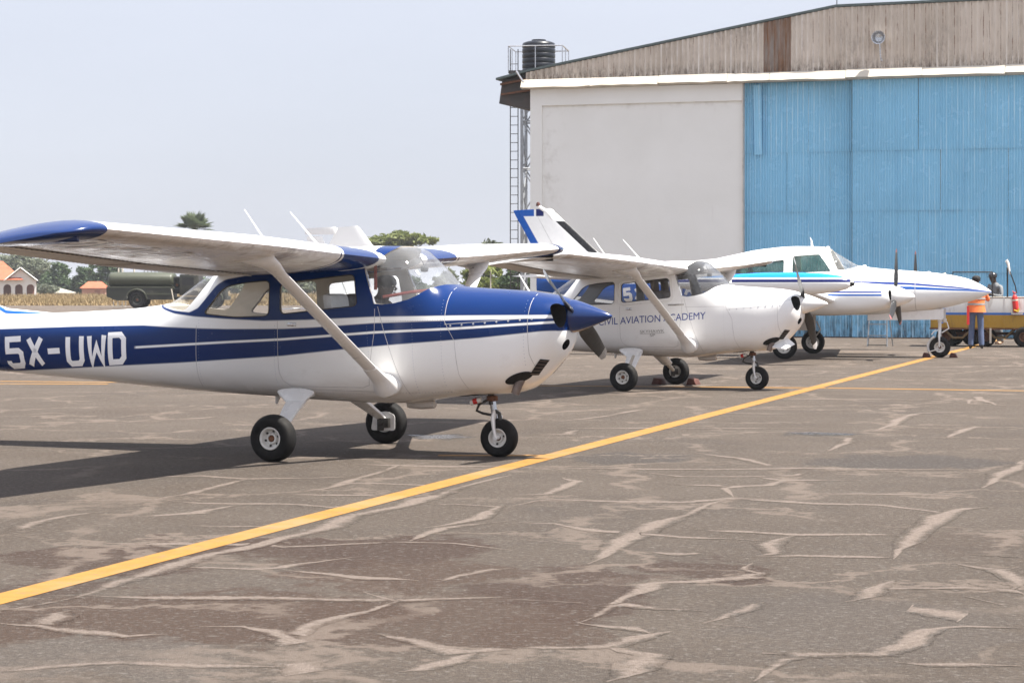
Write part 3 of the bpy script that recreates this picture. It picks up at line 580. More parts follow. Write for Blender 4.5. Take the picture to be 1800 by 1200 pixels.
h4 = empty('far_house', ((905 - 900) * .05, 200, -.05), 0, 'tiny orange roofed hut low behind the blue cowling', 'hut')
MB().box(-.7, .7, 0, 2, 0, 1.2).build('wall', M['house_white'], h4); MB().add([(-.9, -.2, 1.2), (.9, -.2, 1.2), (.9, 2.2, 1.2), (-.9, 2.2, 1.2), (0, 1, 2.0)], [(0, 1, 4), (1, 2, 4), (2, 3, 4), (3, 0, 4)]).build('roof', M['roof_tile'], h4)
# dry grass
def mat_grass():
    m, n, l, b = nt('dry_grass'); G = NG(m.node_tree); v = wpos(G)
    c = G.mix(G.mr(G.noise(v, .12, 4), .35, .7), (.29, .20, .10), (.21, .16, .07)); c = G.mix(G.mr(G.noise(v, .9, 4, .7), .5, .75, 0, .7), c, (.36, .27, .15)); c = G.mix(G.mr(G.noise(v, .25, 4, .7), .58, .75, 0, .6), c, (.16, .19, .07))
    l.new(c, b.inputs['Base Color']); b.inputs['Roughness'].default_value = .8
    return m
rnd = random.Random(11); V = []; Fc = []
for i in range(30000):
    y = 174 + 150 * rnd.random() ** 1.6; x = rnd.uniform(-.30, .08) * y; 
    hh = rnd.uniform(.25, .55) * (1 + .5 * noise.noise(Vector((x * .08, y * .08, 0)))) * (.45 if y < 180 else 1)
    for j in range(3):
        a = rnd.uniform(0, 3.14); dx, dy = math.cos(a) * .06, math.sin(a) * .06; lx, ly = rnd.uniform(-.25, .25), rnd.uniform(-.2, .2); bx, by = x + rnd.uniform(-.3, .3), y + rnd.uniform(-.3, .3); k_ = len(V)
        V += [(bx - dx, by - dy, -.06), (bx + dx, by + dy, -.06), (bx + lx, by + ly, hh * rnd.uniform(.7, 1.1))]; Fc.append((k_, k_ + 1, k_ + 2))
me = bpy.data.meshes.new('dry_grass'); me.from_pydata(V, [], Fc); me.materials.append(mat_grass()); o = bpy.data.objects.new('dry_grass', me); COL.objects.link(o); tag(o, 'tall dry grass beyond the edge of the apron', 'grass', None, 'stuff')

# ------------------------------------------------------------------ aircraft tools
def smooth_stations(st, dx=.05):
    """st rows sorted by x; monotone cubic for every column"""
    st = sorted(st); X = np.array([s[0] for s in st]); out = []
    n_ = max(2, int((X[-1] - X[0]) / dx)); xs = np.unique(np.r_[np.linspace(X[0], X[-1], n_), X])
    cols = [xs]
    for c in range(1, len(st[0])):
        Y = np.array([s[c] for s in st]); h = np.diff(X); d = np.diff(Y) / h; m = np.zeros(len(X)); m[0] = d[0]; m[-1] = d[-1]
        for i in range(1, len(X) - 1):
            m[i] = 0 if d[i - 1] * d[i] <= 0 else (h[i - 1] + h[i]) * 3 / ((2 * h[i] + h[i - 1]) / d[i - 1] + (h[i] + 2 * h[i - 1]) / d[i])
        i = np.clip(np.searchsorted(X, xs, 'right') - 1, 0, len(X) - 2); t = (xs - X[i]) / h[i]
        cols.append((2 * t**3 - 3 * t**2 + 1) * Y[i] + (t**3 - 2 * t**2 + t) * h[i] * m[i] + (-2 * t**3 + 3 * t**2) * Y[i + 1] + (t**3 - t**2) * h[i] * m[i + 1])
    return list(zip(*cols))
def body_mesh(name, st, off=0.0, n_=72, x0=None, x1=None, floor=None, dx=.05):
    """st rows: x, zb, zt, w, zw, nt, nb -> closed tube mesh"""
    rows = [r for r in smooth_stations(st, dx) if (x0 is None or r[0] >= x0) and (x1 is None or r[0] <= x1)]
    V = []; Fc = []
    for (x, zb, zt, w_, zw, nt_, nb) in rows:
        zt -= off; zb += off; w_ = max(.004, w_ - off)
        if floor is not None: zb = max(zb, min(floor, zt - .05)); zw = max(zw, zb + .01)
        for k in range(n_):
            a = 2 * math.pi * k / n_; c, s_ = math.cos(a), math.sin(a); e = nt_ if s_ >= 0 else nb
            V.append((x, w_ * math.copysign(abs(c) ** (2 / e), c), zw + (zt - zw if s_ >= 0 else zw - zb) * math.copysign(abs(s_) ** (2 / e), s_)))
    R_ = len(rows)
    for i in range(R_ - 1):
        for k in range(n_): Fc.append((i * n_ + k, i * n_ + (k + 1) % n_, (i + 1) * n_ + (k + 1) % n_, (i + 1) * n_ + k))
    Fc += [tuple(range(n_)), tuple(range((R_ - 1) * n_, R_ * n_))[::-1]]
    me = bpy.data.meshes.new(name); me.from_pydata(V, [], Fc); bm = bmesh.new(); bm.from_mesh(me)
    bmesh.ops.recalc_face_normals(bm, faces=bm.faces); bm.to_mesh(me); bm.free(); return me
def tmp(me): o = bpy.data.objects.new('tmp', me); COL.objects.link(o); return o
def boolean(me, cutters, op='DIFFERENCE', solver='MANIFOLD'):
    o = tmp(me); cs = []
    for c in cutters:
        co = tmp(c); cs.append(co); md = o.modifiers.new('b', 'BOOLEAN'); md.operation = op; md.object = co; md.solver = solver
    dg = bpy.context.evaluated_depsgraph_get(); dg.update()
    r = bpy.data.meshes.new_from_object(o.evaluated_get(dg))
    for x in cs + [o]: bpy.data.objects.remove(x)
    return r
def prism_me(poly, y0, y1):
    n_ = len(poly); V = [(a, y0, b) for a, b in poly] + [(a, y1, b) for a, b in poly]
    me = bpy.data.meshes.new('c'); me.from_pydata(V, [], [tuple(range(n_)), tuple(range(n_, 2 * n_))[::-1]] + [(i, i + n_, (i + 1) % n_ + n_, (i + 1) % n_) for i in range(n_)])
    bm = bmesh.new(); bm.from_mesh(me); bmesh.ops.recalc_face_normals(bm, faces=bm.faces); bm.to_mesh(me); bm.free(); return me
def bvh_of(me): return BVHTree.FromPolygons([v.co.copy() for v in me.vertices], [tuple(p.vertices) for p in me.polygons])
def paint_body(me, ref, mats, inner_test):
    """mats: outer, then inner ones; outer faces take the smooth normals of the uncut body"""
    ref.polygons.foreach_set('use_smooth', [True] * len(ref.polygons)); bv = bvh_of(ref)
    RN = [v.normal.copy() for v in ref.vertices]; RC = [v.co.copy() for v in ref.vertices]; polys = [tuple(p.vertices) for p in ref.polygons]
    me.materials.clear()
    for m in mats: me.materials.append(m)
    N = [Vector((0, 0, 0))] * len(me.loops); cache = {}
    for p in me.polygons:
        loc, nr, idx, dist = bv.find_nearest(p.center); out = dist < .012 and p.normal.dot(nr) > .5
        p.material_index = 0 if out else inner_test(p.center); p.use_smooth = True
        for li in p.loop_indices:
            if not out: N[li] = p.normal.copy(); continue
            vi = me.loops[li].vertex_index
            if vi not in cache:
                co = me.vertices[vi].co; q = bv.find_nearest(co); pv = polys[q[2]]; ws = [1 / ((RC[i] - co).length + 1e-4) ** 2 for i in pv] if len(pv) < 9 else None
                cache[vi] = (sum((RN[i] * w_ for i, w_ in zip(pv, ws)), Vector())).normalized() if ws else q[1]
            N[li] = cache[vi]
    me.normals_split_custom_set(N); me.update()
def conform(mb, bvh, side=-1, off=.003, cut=.04, cutx=.12):
    """mb: flat shapes drawn in x-z; laid onto the body side"""
    bm = bmesh.new(); vs_ = [bm.verts.new(v) for v in mb.v]
    for f in mb.f:
        try: bm.faces.new([vs_[i] for i in f])
        except ValueError: pass
    zs = [v.co.z for v in bm.verts]; xs = [v.co.x for v in bm.verts]
    for lo, hi, st, ax in ((min(zs), max(zs), cut, (0, 0, 1)), (min(xs), max(xs), cutx, (1, 0, 0))):
        q = lo + st
        while q < hi:
            bmesh.ops.bisect_plane(bm, geom=bm.verts[:] + bm.edges[:] + bm.faces[:], plane_co=Vector(ax) * q, plane_no=ax); q += st
    for v in bm.verts:
        hit = bvh.ray_cast(Vector((v.co.x, side * 4, v.co.z)), Vector((0, -side, 0)))
        if hit[0] is not None: v.co = hit[0] + (hit[1] if hit[1].y * side > 0 else -hit[1]) * off
    out = MB(); bm.verts.index_update(); out.v = [tuple(v.co) for v in bm.verts]; out.f = [tuple(v.index for v in f.verts) for f in bm.faces]; out.mi = [0] * len(out.f); bm.free(); return out
def stroke(mb, pts, w_, closed=False):
    P = [Vector((p[0], p[1])) for p in pts]; n_ = len(P); L, R_ = [], []
    for i, p in enumerate(P):
        a = P[i - 1] if (i > 0 or closed) else None; b = P[(i + 1) % n_] if (i < n_ - 1 or closed) else None
        d0 = (p - a).normalized() if a is not None else None; d1 = (b - p).normalized() if b is not None else None
        d0 = d0 or d1; d1 = d1 or d0; t = (d0 + d1).normalized(); nn = Vector((-t.y, t.x)); c = max(.45, nn.dot(Vector((-d0.y, d0.x)))); q = nn * (w_ / 2 / c); L.append(p + q); R_.append(p - q)
    V = [(q.x, 0, q.y) for q in L + R_]; Fc = [(i, (i + 1) % n_, (i + 1) % n_ + n_, i + n_) for i in range(n_ if closed else n_ - 1)]
    return mb.add(V, Fc)
GL = {'5': [[(1, 1), (0, 1), (0, .56), (.8, .56), (1, .46), (1, .12), (.85, 0), (.15, 0), (0, .12), (0, .2)]], 'X': [[(0, 1), (1, 0)], [(1, 1), (0, 0)]], '-': [[(0, .5), (1, .5)]],
      'U': [[(0, 1), (0, .13), (.18, 0), (.82, 0), (1, .13), (1, 1)]], 'W': [[(0, 1), (.12, 0), (.5, .62), (.88, 0), (1, 1)]], 'D': [[(0, 0), (0, 1), (.75, 1), (1, .84), (1, .16), (.75, 0)]],
      'N': [[(0, 0), (0, 1), (1, 0), (1, 1)]], 'A': [[(0, 0), (.5, 1), (1, 0)], [(.2, .35), (.8, .35)]]}
def block_letters(text, spans, base, cap, w_):
    """spans: (x0, x1) per letter; base / cap: functions of x"""
    mb = MB()
    for ch, (a, b) in zip(text, spans):
        for pl in GL[ch]:
            pts = [(a + w_ / 2 + (b - a - w_) * u, base(a + (b - a) * u) + w_ / 2 + (cap(a + (b - a) * u) - base(a + (b - a) * u) - w_) * v) for u, v in pl]
            stroke(mb, pts, w_, closed=(ch == 'D'))
    return mb
def text_mb(s, x0, z0, size, width, slope=0.0, shear=0.0):
    c = bpy.data.curves.new('t', 'FONT'); c.body = s; c.size = 1; c.resolution_u = 3; o = tmp(c); dg = bpy.context.evaluated_depsgraph_get(); me = bpy.data.meshes.new_from_object(o.evaluated_get(dg)); bpy.data.objects.remove(o)
    xs = [v.co.x for v in me.vertices]; ys = [v.co.y for v in me.vertices]; a, b = min(xs), max(xs); h = max(ys) - 0.0
    mb = MB(); mb.add([(x0 + (v.co.x - a) / (b - a) * width, 0, z0 + v.co.y / h * size + slope * (v.co.x - a) / (b - a) * width) for v in me.vertices], [tuple(p.vertices) for p in me.polygons]); return mb
def naca(n_=18, t=.12, m=.02, p=.4):
    up, lo = [], []
    for i in range(n_ + 1):
        x = .5 * (1 - math.cos(math.pi * i / n_)); yt = 5 * t * (.2969 * x**.5 - .126 * x - .3516 * x**2 + .2843 * x**3 - .1015 * x**4)
        yc = m / p**2 * (2 * p * x - x * x) if x < p else m / (1 - p)**2 * ((1 - 2 * p) + 2 * p * x - x * x); up.append((x, yc + yt)); lo.append((x, yc - yt))
    return lo[::-1] + up[1:-1]          # from the trailing edge along the bottom, round the nose, back over the top
def wing_ring(le, te, y, t=.12, m=.02, xf0=0.0, xf1=1.0, n_=18):
    """le, te = (x, z); chord fraction kept between xf0 and xf1"""
    le, te = Vector(le), Vector(te); c = te - le; L = c.length; ex = c / L; ez = Vector((-ex.y, ex.x)) * (1 if ex.x < 0 else -1); ez = -ez if ez.y < 0 else ez; out = []
    for (a, b) in naca(n_, t, m):
        a2 = min(max(a, xf0), xf1)
        if a2 != a:
            q = [v for v in naca(n_, t, m)]; s_ = [v for v in q if (v[1] >= 0) == (b >= .0) ] or q; b = min(s_, key=lambda v: abs(v[0] - a2))[1]
        p = le + ex * (a2 * L) + ez * (b * L); out.append((p.x, y, p.y))
    return out
def mat_aircraft(name, fn, rough=.22, dirt_z=None, dirt=.35):
    """fn(G, x, y, z) -> colour socket"""
    m, n, l, b = nt(name); G = NG(m.node_tree); v = G.coord(); X = G.xyz(v); c = fn(G, X[0], X[1], X[2])
    if dirt_z: c = G.mix(G.math('MULTIPLY', G.mr(X[2], dirt_z[1], dirt_z[0], 0, dirt), G.mr(G.noise(v, 2.2, 6, .7, .3, (1, 3, 3)), .32, .68, .25, 1)), c, (.36, .26, .17))
    c = G.mix(G.mr(G.noise(v, 5, 6, .75), .58, .80, 0, .25), c, G.mix(1.0, c, (.62, .58, .52), 'MULTIPLY'))
    l.new(c, b.inputs['Base Color']); l.new(G.mr(G.noise(v, 7, 5), .3, .7, rough - .06, rough + .08), b.inputs['Roughness'])
    b.inputs['Coat Weight'].default_value = .04; b.inputs['Coat Roughness'].default_value = .07; b.inputs['Specular IOR Level'].default_value = .30
    h = G.noise(v, 2.3, 3, .5)
    if name.startswith('wing'): und = G.mr(G.xyz(n.new('ShaderNodeNewGeometry').outputs['Normal'])[2], .0, -.3, .05, .5); bp = G.bump(G.noise(v, 2.2, 4, .6, .8, (1, .35, 1)), .4, .08); n[bp.node.name].inputs['Strength'].default_value = .4; l.new(und, bp.node.inputs['Strength']); l.new(bp, b.inputs['Normal']); b.inputs['Specular IOR Level'].default_value = .8
    else: l.new(G.bump(h, .10, .03), b.inputs['Normal'])
    return m
def wheel(parent, name, c, rt, wt, out=-1, rim_r=.43, nose=False, rm='rim'):
    """tyre with its rim; the hub faces out*y"""
    h = wt / 2; pr = []
    for i in range(25):
        a = math.pi * (-.5 + i / 24 * 1.0) ; 
    rr = rt * rim_r; P = [(rr, -h * .62), (rr * 1.12, -h * .86)]
    for i in range(13):
        a = math.pi * (i / 12) - math.pi / 2; P.append((rr + (rt - rr) * (.42 + .58 * math.cos(a) ** .62 if math.cos(a) > 0 else .42), h * (abs(math.sin(a)) ** .85) * (1 if a > 0 else -1)))
    P += [(rr * 1.12, h * .86), (rr, h * .62)]
    gz = []                      # tread grooves
    for i, (r_, y_) in enumerate(P):
        gz.append((r_, y_))
    mb = MB(); mb.lathe(gz, c, 'y', 44, closed=True); mb.v = [(x, y, max(z, .004 + .02 * 0)) for x, y, z in mb.v]
    g2 = MB()
    for yy in (-.38, -.13, .13, .38): g2.lathe([(rt * .999 - abs(yy) * rt * .035, yy * h - .004), (rt * 1.006 - abs(yy) * rt * .035, yy * h), (rt * .999 - abs(yy) * rt * .035, yy * h + .004)], c, 'y', 44, closed=True)
    t = mb.build(name, M['tyre'], parent, True, 50); g2.v = [(x, y, max(z, .003)) for x, y, z in g2.v]; g2.build('tread_rib', M['tyre'], t, True)
    s = out; rb = MB(); rb.lathe([(rr * .98, -s * h * .6), (rr * 1.0, s * h * .55), (rr * 1.13, s * h * .84), (rr * 1.05, s * h * .92), (rr * .93, s * h * .80), (rr * .86, s * h * .30), (rr * .60, s * h * .18), (rr * .50, s * h * .50), (rr * .36, s * h * .52), (rr * .34, s * h * .30), (.004, s * h * .30)], c, 'y', 32)
    rb.lathe([(.004, -s * h * .5), (rr * .8, -s * h * .5), (rr * 1.05, -s * h * .75), (rr * 1.05, -s * h * .6), (.004, -s * h * .4)], c, 'y', 28)
    r_ = rb.build('rim', M[rm], parent, True, 35)
    hb = MB(); hb.lathe([(.004, s * h * .32), (rr * .33, s * h * .32), (rr * .30, s * h * .5), (rr * .16, s * h * .6), (.004, s * h * .6)], c, 'y', 16); hb.build('hub', M['rust'], r_, True)
    for i in range(6 if not nose else 3):
        bt = MB(); a = i * 2 * math.pi / (6 if not nose else 3) + .3; bt.lathe([(.004, 0), (.011, 0), (.011, s * .012), (.004, s * .012)], (c[0] + rr * .72 * math.cos(a), c[1] + s * h * .22, c[2] + rr * .73 * math.sin(a)), 'y', 7); bt.build('bolt', M['steel_dark'], r_)
    return t
def prop_blade(parent, c, rd, R0, R1, ch, pitch0, pitch1, mat, tipmat, tipfrac=.88, name='propeller_blade', sgn=1):
    """rd: radial unit vector (perpendicular to x)"""
    rd = Vector(rd).normalized(); ax = Vector((1, 0, 0)); tg = ax.cross(rd) * sgn; mb = MB(); rings = []; N_ = 22
    for i in range(N_ + 1):
        t = i / N_; r_ = R0 + (R1 - R0) * t; b = R(pitch0 + (pitch1 - pitch0) * t ** .8)
        w_ = ch * (.36 + .64 * min(1, t / .30) ** 1.2) * (1 - .34 * max(0, (t - .45) / .55) ** 1.4) * (math.sqrt(max(0.03, 1 - ((t - .93) / .07) ** 2)) if t > .93 else 1); th = w_ * (.75 - .64 * min(1, t / .28)) if t < .28 else w_ * (.11 - .05 * t)
        cd = (tg * math.cos(b) + ax * math.sin(b)); nn = cd.cross(rd); p = Vector(c) + rd * r_
        rings.append([tuple(p + cd * (w_ / 2 * math.cos(a)) + nn * (th / 2 * math.sin(a) + th * .25 * math.cos(a) ** 2)) for a in [2 * math.pi * k / 14 for k in range(14)]])
    mb.rings(rings); o = mb.build(name, [mat, tipmat], parent, True, 45)
    for p in o.data.polygons:
        if (p.center - Vector(c)).dot(rd) > R0 + (R1 - R0) * tipfrac: p.material_index = 1
    return o
def letters(mb, mat, parent):
    """every separate shape of a lettering becomes a part of its own"""
    par = list(range(len(mb.v)))
    def fd(i):
        while par[i] != i: par[i] = par[par[i]]; i = par[i]
        return i
    for f in mb.f:
        for i in f[1:]: par[fd(i)] = fd(f[0])
    gr = {}
    for f in mb.f: gr.setdefault(fd(f[0]), []).append(f)
    for fs in gr.values():
        ids = sorted({i for f in fs for i in f}); mp = {a: b for b, a in enumerate(ids)}; q = MB(); q.add([mb.v[i] for i in ids], [tuple(mp[i] for i in f) for f in fs]); q.build('letter', mat, parent)
def disc_dots(mb, pts, r_=.006):
    for x, z in pts: mb.add([(x + r_ * math.cos(a), 0, z + r_ * math.sin(a)) for a in [k * math.pi / 3 for k in range(6)]], [tuple(range(6))])
def inset_ring(name, poly, bvh, parent, mat, r_=.006, side=-1, off=.001):
    P = []
    for (x, z) in poly:
        h = bvh.ray_cast(Vector((x, side * 4, z)), Vector((0, -side, 0)))
        if h[0] is None: return None
        P.append(h[0] + Vector((0, side * off, 0)))
    P.append(P[0]); P.append(P[1]); return MB().tube(P, r_, 5, cap=False).build(name, mat, parent, True)

# ------------------------------------------------------------------ high-wing single
ST = [  # x, zb, zt, w, zw, nt, nb
 (-6.06, 1.00, 1.29, .035, 1.15, 2.0, 2.0), (-5.0, .845, 1.33, .135, 1.12, 2.1, 2.1), (-3.66, .735, 1.345, .275, 1.07, 2.2, 2.3), (-2.5, .655, 1.387, .39, 1.06, 2.3, 2.5),
 (-1.82, .605, 1.455, .455, 1.08, 2.5, 2.7), (-1.3, .575, 1.745, .495, 1.10, 2.9, 2.9), (-1.0, .56, 1.905, .52, 1.12, 3.3, 3.0), (-.6, .545, 1.97, .545, 1.15, 3.8, 3.1), (0, .515, 2.005, .56, 1.15, 4.0, 3.2),
 (.6, .50, 2.025, .56, 1.15, 4.0, 3.2), (.86, .505, 2.02, .555, 1.15, 3.6, 3.2), (1.08, .535, 1.875, .54, 1.15, 3.0, 3.1), (1.36, .575, 1.640, .515, 1.13, 2.7, 3.0), (1.6, .60, 1.618, .495, 1.13, 2.7, 2.9),
 (1.88, .610, 1.602, .47, 1.12, 2.6, 2.7), (2.08, .655, 1.588, .445, 1.15, 2.6, 2.5), (2.22, .755, 1.572, .425, 1.2, 2.6, 2.4), (2.34, .88, 1.552, .395, 1.24, 2.5, 2.3), (2.43, .985, 1.528, .35, 1.28, 2.4, 2.2), (2.485, 1.09, 1.505, .26, 1.32, 2.3, 2.1), (2.505, 1.17, 1.49, .17, 1.33, 2.1, 2.0)]
W_SIDE = roundpoly([(-1.175, 1.362), (-1.07, 1.475), (-.985, 1.585), (-.90, 1.635), (-.70, 1.668), (-.425, 1.69), (-.425, 1.345), (-.80, 1.330)], .06)
W_DOOR = roundpoly([(-.300, 1.362), (-.306, 1.662), (.478, 1.748), (.520, 1.448)], .055)
W_REAR = [(-1.80, 1.47), (-1.74, 1.437), (-1.60, 1.410), (-1.43, 1.392), (-1.38, 1.41), (-1.28, 1.52), (-1.17, 1.66), (-1.09, 1.77), (-1.02, 1.90), (-1.03, 1.99), (-1.6, 2.0)]
W_WS = roundpoly([(.562, 1.865), (.585, 1.78), (.702, 1.468), (.79, 1.460), (.90, 1.474), (1.036, 1.508), (1.12, 1.55), (1.20, 1.608), (1.30, 1.652), (1.375, 1.642), (1.42, 1.75), (1.1, 2.15), (.83, 2.15), (.82, 2.0), (.74, 1.925)], .012, 2)
def scheme_blue(G, x, y, z):
    aa = .006; cv = lambda pts: G.curve(x, pts, -6.2, 3.0); ab = lambda c: G.mr(G.math('SUBTRACT', z, c), -aa, aa)
    top = cv([(-6.2, 1.10), (-3.52, 1.196), (-2.732, 1.225), (-1.891, 1.244), (-1.588, 1.229), (-1.218, 1.219), (-.9, 1.215), (-.281, 1.222), (.067, 1.239), (.681, 1.283), (1.508, 1.315), (2.453, 1.338), (3, 1.345)])
    bot = cv([(-6.2, .62), (-3.52, .755), (-2.348, .825), (-1.402, .88), (-.281, .96), (.285, 1.022), (.681, 1.06), (.924, 1.082), (1.75, 1.15), (2.341, 1.215), (2.40, 1.218), (2.55, 1.22), (3, 1.22)])
    pc = cv([(-2.0, 1.021), (-.902, 1.087), (-.281, 1.12), (.681, 1.194), (1.508, 1.236), (2.453, 1.300), (3, 1.33)])
    band = G.math('MULTIPLY', ab(bot), G.math('SUBTRACT', 1, ab(top)))
    pin = G.math('MULTIPLY', G.mr(G.math('ABSOLUTE', G.math('SUBTRACT', z, pc)), .014, .009), G.math('MULTIPLY', G.mr(x, -1.99, -1.96), G.mr(x, 2.45, 2.44)))
    band = G.math('MULTIPLY', band, G.math('SUBTRACT', 1, pin))
    lo = cv([(-1.9, 1.47), (-1.84, 1.442), (-1.70, 1.400), (-1.53, 1.362), (-1.287, 1.335), (-.902, 1.314), (-.485, 1.298), (-.012, 1.310), (.681, 1.343), (1.508, 1.357), (2.453, 1.366), (3, 1.366)])
    hi = cv([(-1.9, 1.47), (-1.84, 1.458), (-1.70, 1.425), (-1.53, 1.392), (-1.34, 1.375), (-1.24, 1.42), (-1.14, 1.53), (-1.04, 1.645), (-.94, 1.70), (-.72, 1.735), (-.45, 1.765), (-.249, 1.785), (.59, 1.862), (.64, 1.90), (.66, 2.4), (3.0, 2.5)])
    cab = G.math('MULTIPLY', G.math('MULTIPLY', ab(lo), G.math('SUBTRACT', 1, ab(hi))), G.math('MULTIPLY', G.mr(x, -1.86, -1.85), 1.0))
    nose = G.math('MULTIPLY', G.mr(x, 2.445, 2.455), G.mr(z, 1.212, 1.222))
    mask = G.math('MAXIMUM', G.math('MAXIMUM', band, cab), nose)
    return G.mix(mask, (.86, .86, .85), BLUE)
def scheme_white(G, x, y, z): return G.mix(0.0, (.86, .855, .845), (.8, .8, .8))
def wing_scheme(blue):
    def fn(G, x, y, z):
        ay = G.math('ABSOLUTE', y); v = G.coord()
        c = G.mix(0.0, (.86, .855, .845), WHITE)
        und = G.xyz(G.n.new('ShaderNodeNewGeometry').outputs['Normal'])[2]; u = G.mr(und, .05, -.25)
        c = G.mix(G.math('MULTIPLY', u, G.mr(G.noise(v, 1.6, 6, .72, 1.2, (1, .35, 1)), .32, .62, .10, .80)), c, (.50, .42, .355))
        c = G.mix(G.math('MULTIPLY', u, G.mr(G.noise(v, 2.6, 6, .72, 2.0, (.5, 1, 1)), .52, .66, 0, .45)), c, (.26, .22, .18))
        if blue:
            yb = G.math('SUBTRACT', 1.36, G.math('MULTIPLY', G.math('SUBTRACT', .76, x), .80)); d = G.math('SUBTRACT', yb, ay)
            c = G.mix(G.mr(d, -.004, .004), c, BLUE); c = G.mix(G.mr(G.math('ABSOLUTE', G.math('ADD', d, .055)), .016, .010), c, NAVY)
            c = G.mix(G.math('MULTIPLY', G.mr(ay, .60, .575), G.mr(x, .3, .35)), c, (.8, .8, .79))
        return c
    return fn
def build_single(loc, rz, label, blue, seats, prop_ang, empt=True):
    root = empty('light_aircraft', loc, rz, label, 'airplane'); P = root
    fm = mat_aircraft('fuselage_paint_blue' if blue else 'fuselage_paint_white', scheme_blue if blue else scheme_white, .20, (.50, .82), .55)
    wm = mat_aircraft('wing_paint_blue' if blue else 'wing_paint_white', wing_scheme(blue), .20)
    trimc = M['blue_paint'] if blue else M['white_paint']
    outer = body_mesh('fuselage', ST); ref = body_mesh('ref', ST); rb = bvh_of(ref)
    inner = body_mesh('i', ST, .032, 48, -1.74, 1.30, .80)
    inl = []
    for s in (-1, 1):
        mb = MB(); mb.lathe([(.004, -.16), (.6, -.16), (.85, -.05), (1, .03), (1, .3), (.004, .3)], (0, 0, 0), 'x', 26); mb.v = [(2.415 + a, s * .262 + b * .088, 1.362 + c * .115) for a, b, c in mb.v]
        me = bpy.data.meshes.new('c'); me.from_pydata(mb.v, [], mb.f); bm = bmesh.new(); bm.from_mesh(me); bmesh.ops.recalc_face_normals(bm, faces=bm.faces); bm.to_mesh(me); bm.free(); inl.append(me)
    mb = MB(); mb.lathe([(.004, -.12), (1, -.12), (1, .3), (.004, .3)], (0, 0, 0), 'x', 22); mb.v = [(2.40 + a, b * .07 - .10, 1.085 + c * .05) for a, b, c in mb.v]; me = bpy.data.meshes.new('c'); me.from_pydata(mb.v, [], mb.f); inl.append(me)
    bm = bmesh.new(); bm.from_mesh(me); bmesh.ops.recalc_face_normals(bm, faces=bm.faces); bm.to_mesh(me); bm.free()
    cut = [inner] + [prism_me(p, -1.2, 1.2) for p in (W_SIDE, W_DOOR, W_REAR, W_WS)] + inl
    body = boolean(outer, cut)
    if len(body.polygons) < 500: body = boolean(body_mesh('fuselage', ST), cut, solver='EXACT')
    inm = M['cabin_beige'] if blue else M['cabin_grey']
    paint_body(body, ref, [fm, inm, M['dark_hole']], lambda c: 2 if c.x > 1.5 else 1)
    fo = bpy.data.objects.new('fuselage', body); COL.objects.link(fo); fo.parent = root
    # glazing cut from a thin skin of the same shape
    def pane(name, poly, y0, y1, mat, solver='MANIFOLD'):
        a = boolean(body_mesh('g', ST, .008, 72, -2.0, 1.7), [body_mesh('g', ST, .012, 72, -2.1, 1.8)], 'DIFFERENCE')
        r_ = boolean(a, [prism_me(poly, y0, y1)], 'INTERSECT'); r_.materials.clear(); finish(r_, mat, True, 60); o = bpy.data.objects.new(name, r_); COL.objects.link(o); o.parent = root; return o
    wsm = M['windshield'] if blue else M['windshield_dark']
    pane('windshield', W_WS, -1, 1, wsm); pane('rear_window', W_REAR, -1, 1, M['glass'])
    for a, b in ((-1, -.05), (.05, 1)): pane('side_window', W_SIDE, a, b, M['glass']); pane('door_window', W_DOOR, a, b, M['glass'])
    for s in (-1, 1):
        for w_ in (W_SIDE, W_DOOR): inset_ring('window_seal', w_, rb, root, M['black'] if not blue else M['steel_dark'], .006, s)
        if not blue:
            big = roundpoly([(-.35, 1.315), (-.355, 1.70), (.52, 1.795), (.575, 1.40)], .08); inset_ring('door_frame', big, rb, root, M['white_paint'], .010, s, .002)
        apost = [(.565, 1.86), (.705, 1.465)]; q = [rb.ray_cast(Vector((x, s * 4, z)), Vector((0, -s, 0)))[0] for x, z in apost]
        MB().tube([p + Vector((0, s * .004, 0)) for p in q], .009, 5).build('windshield_post_trim', M['bare'], root)
    # seams and rivets laid on the skin
    seams = [[(-.33, 1.30), (-.325, .80), (-.30, .72), (-.22, .665), (.55, .665), (.62, .69), (.70, 1.20), (.705, 1.42)], [(.735, 1.44), (.80, 1.2), (.92, .85), (1.02, .56)], [(1.40, 1.62), (1.40, 1.30), (1.50, 1.12), (1.515, .95), (1.53, .80), (1.60, .615)],
             [(2.215, 1.56), (2.205, 1.3), (2.215, 1.0), (2.25, .86)], [(1.40, 1.275), (2.20, 1.335)] if blue else [(1.40, 1.26), (2.0, 1.315), (2.20, 1.36), (2.40, 1.42)], [(-1.25, 1.25), (-1.26, .62)], [(.75, 1.30), (1.38, 1.31)], [(-.3, .64), (.7, .625)]]
    for s in (-1, 1):
        for pl in seams: conform(stroke(MB(), pl, .0048), rb, s, .0012, .03, .06).build('panel_seam', M['seam'], root)
        for i in range(8):
            dm = MB(); disc_dots(dm, [(1.46 + i * .112, 1.262 + i * .0095)], .0105); conform(dm, rb, s, .003, 5, 5).build('cowl_fastener', M['bare'], root)
        dm = MB()
        for a, b, n_ in (((.74, 1.42), (.93, .80), 26), ((.80, 1.30), (1.38, 1.315), 24), ((1.08, 1.30), (1.10, .62), 24), ((1.36, 1.5), (1.38, .7), 26), ((.62, 1.25), (.66, .72), 20), ((-.36, 1.25), (-.37, .7), 20), ((-1.22, 1.3), (-1.23, .68), 20), ((.3, .60), (1.4, .63), 36), ((-.5, .62), (.2, .60), 24), ((2.17, 1.5), (2.17, .9), 18)):
            disc_dots(dm, [(a[0] + (b[0] - a[0]) * i / n_, a[1] + (b[1] - a[1]) * i / n_) for i in range(n_ + 1)], .0030)
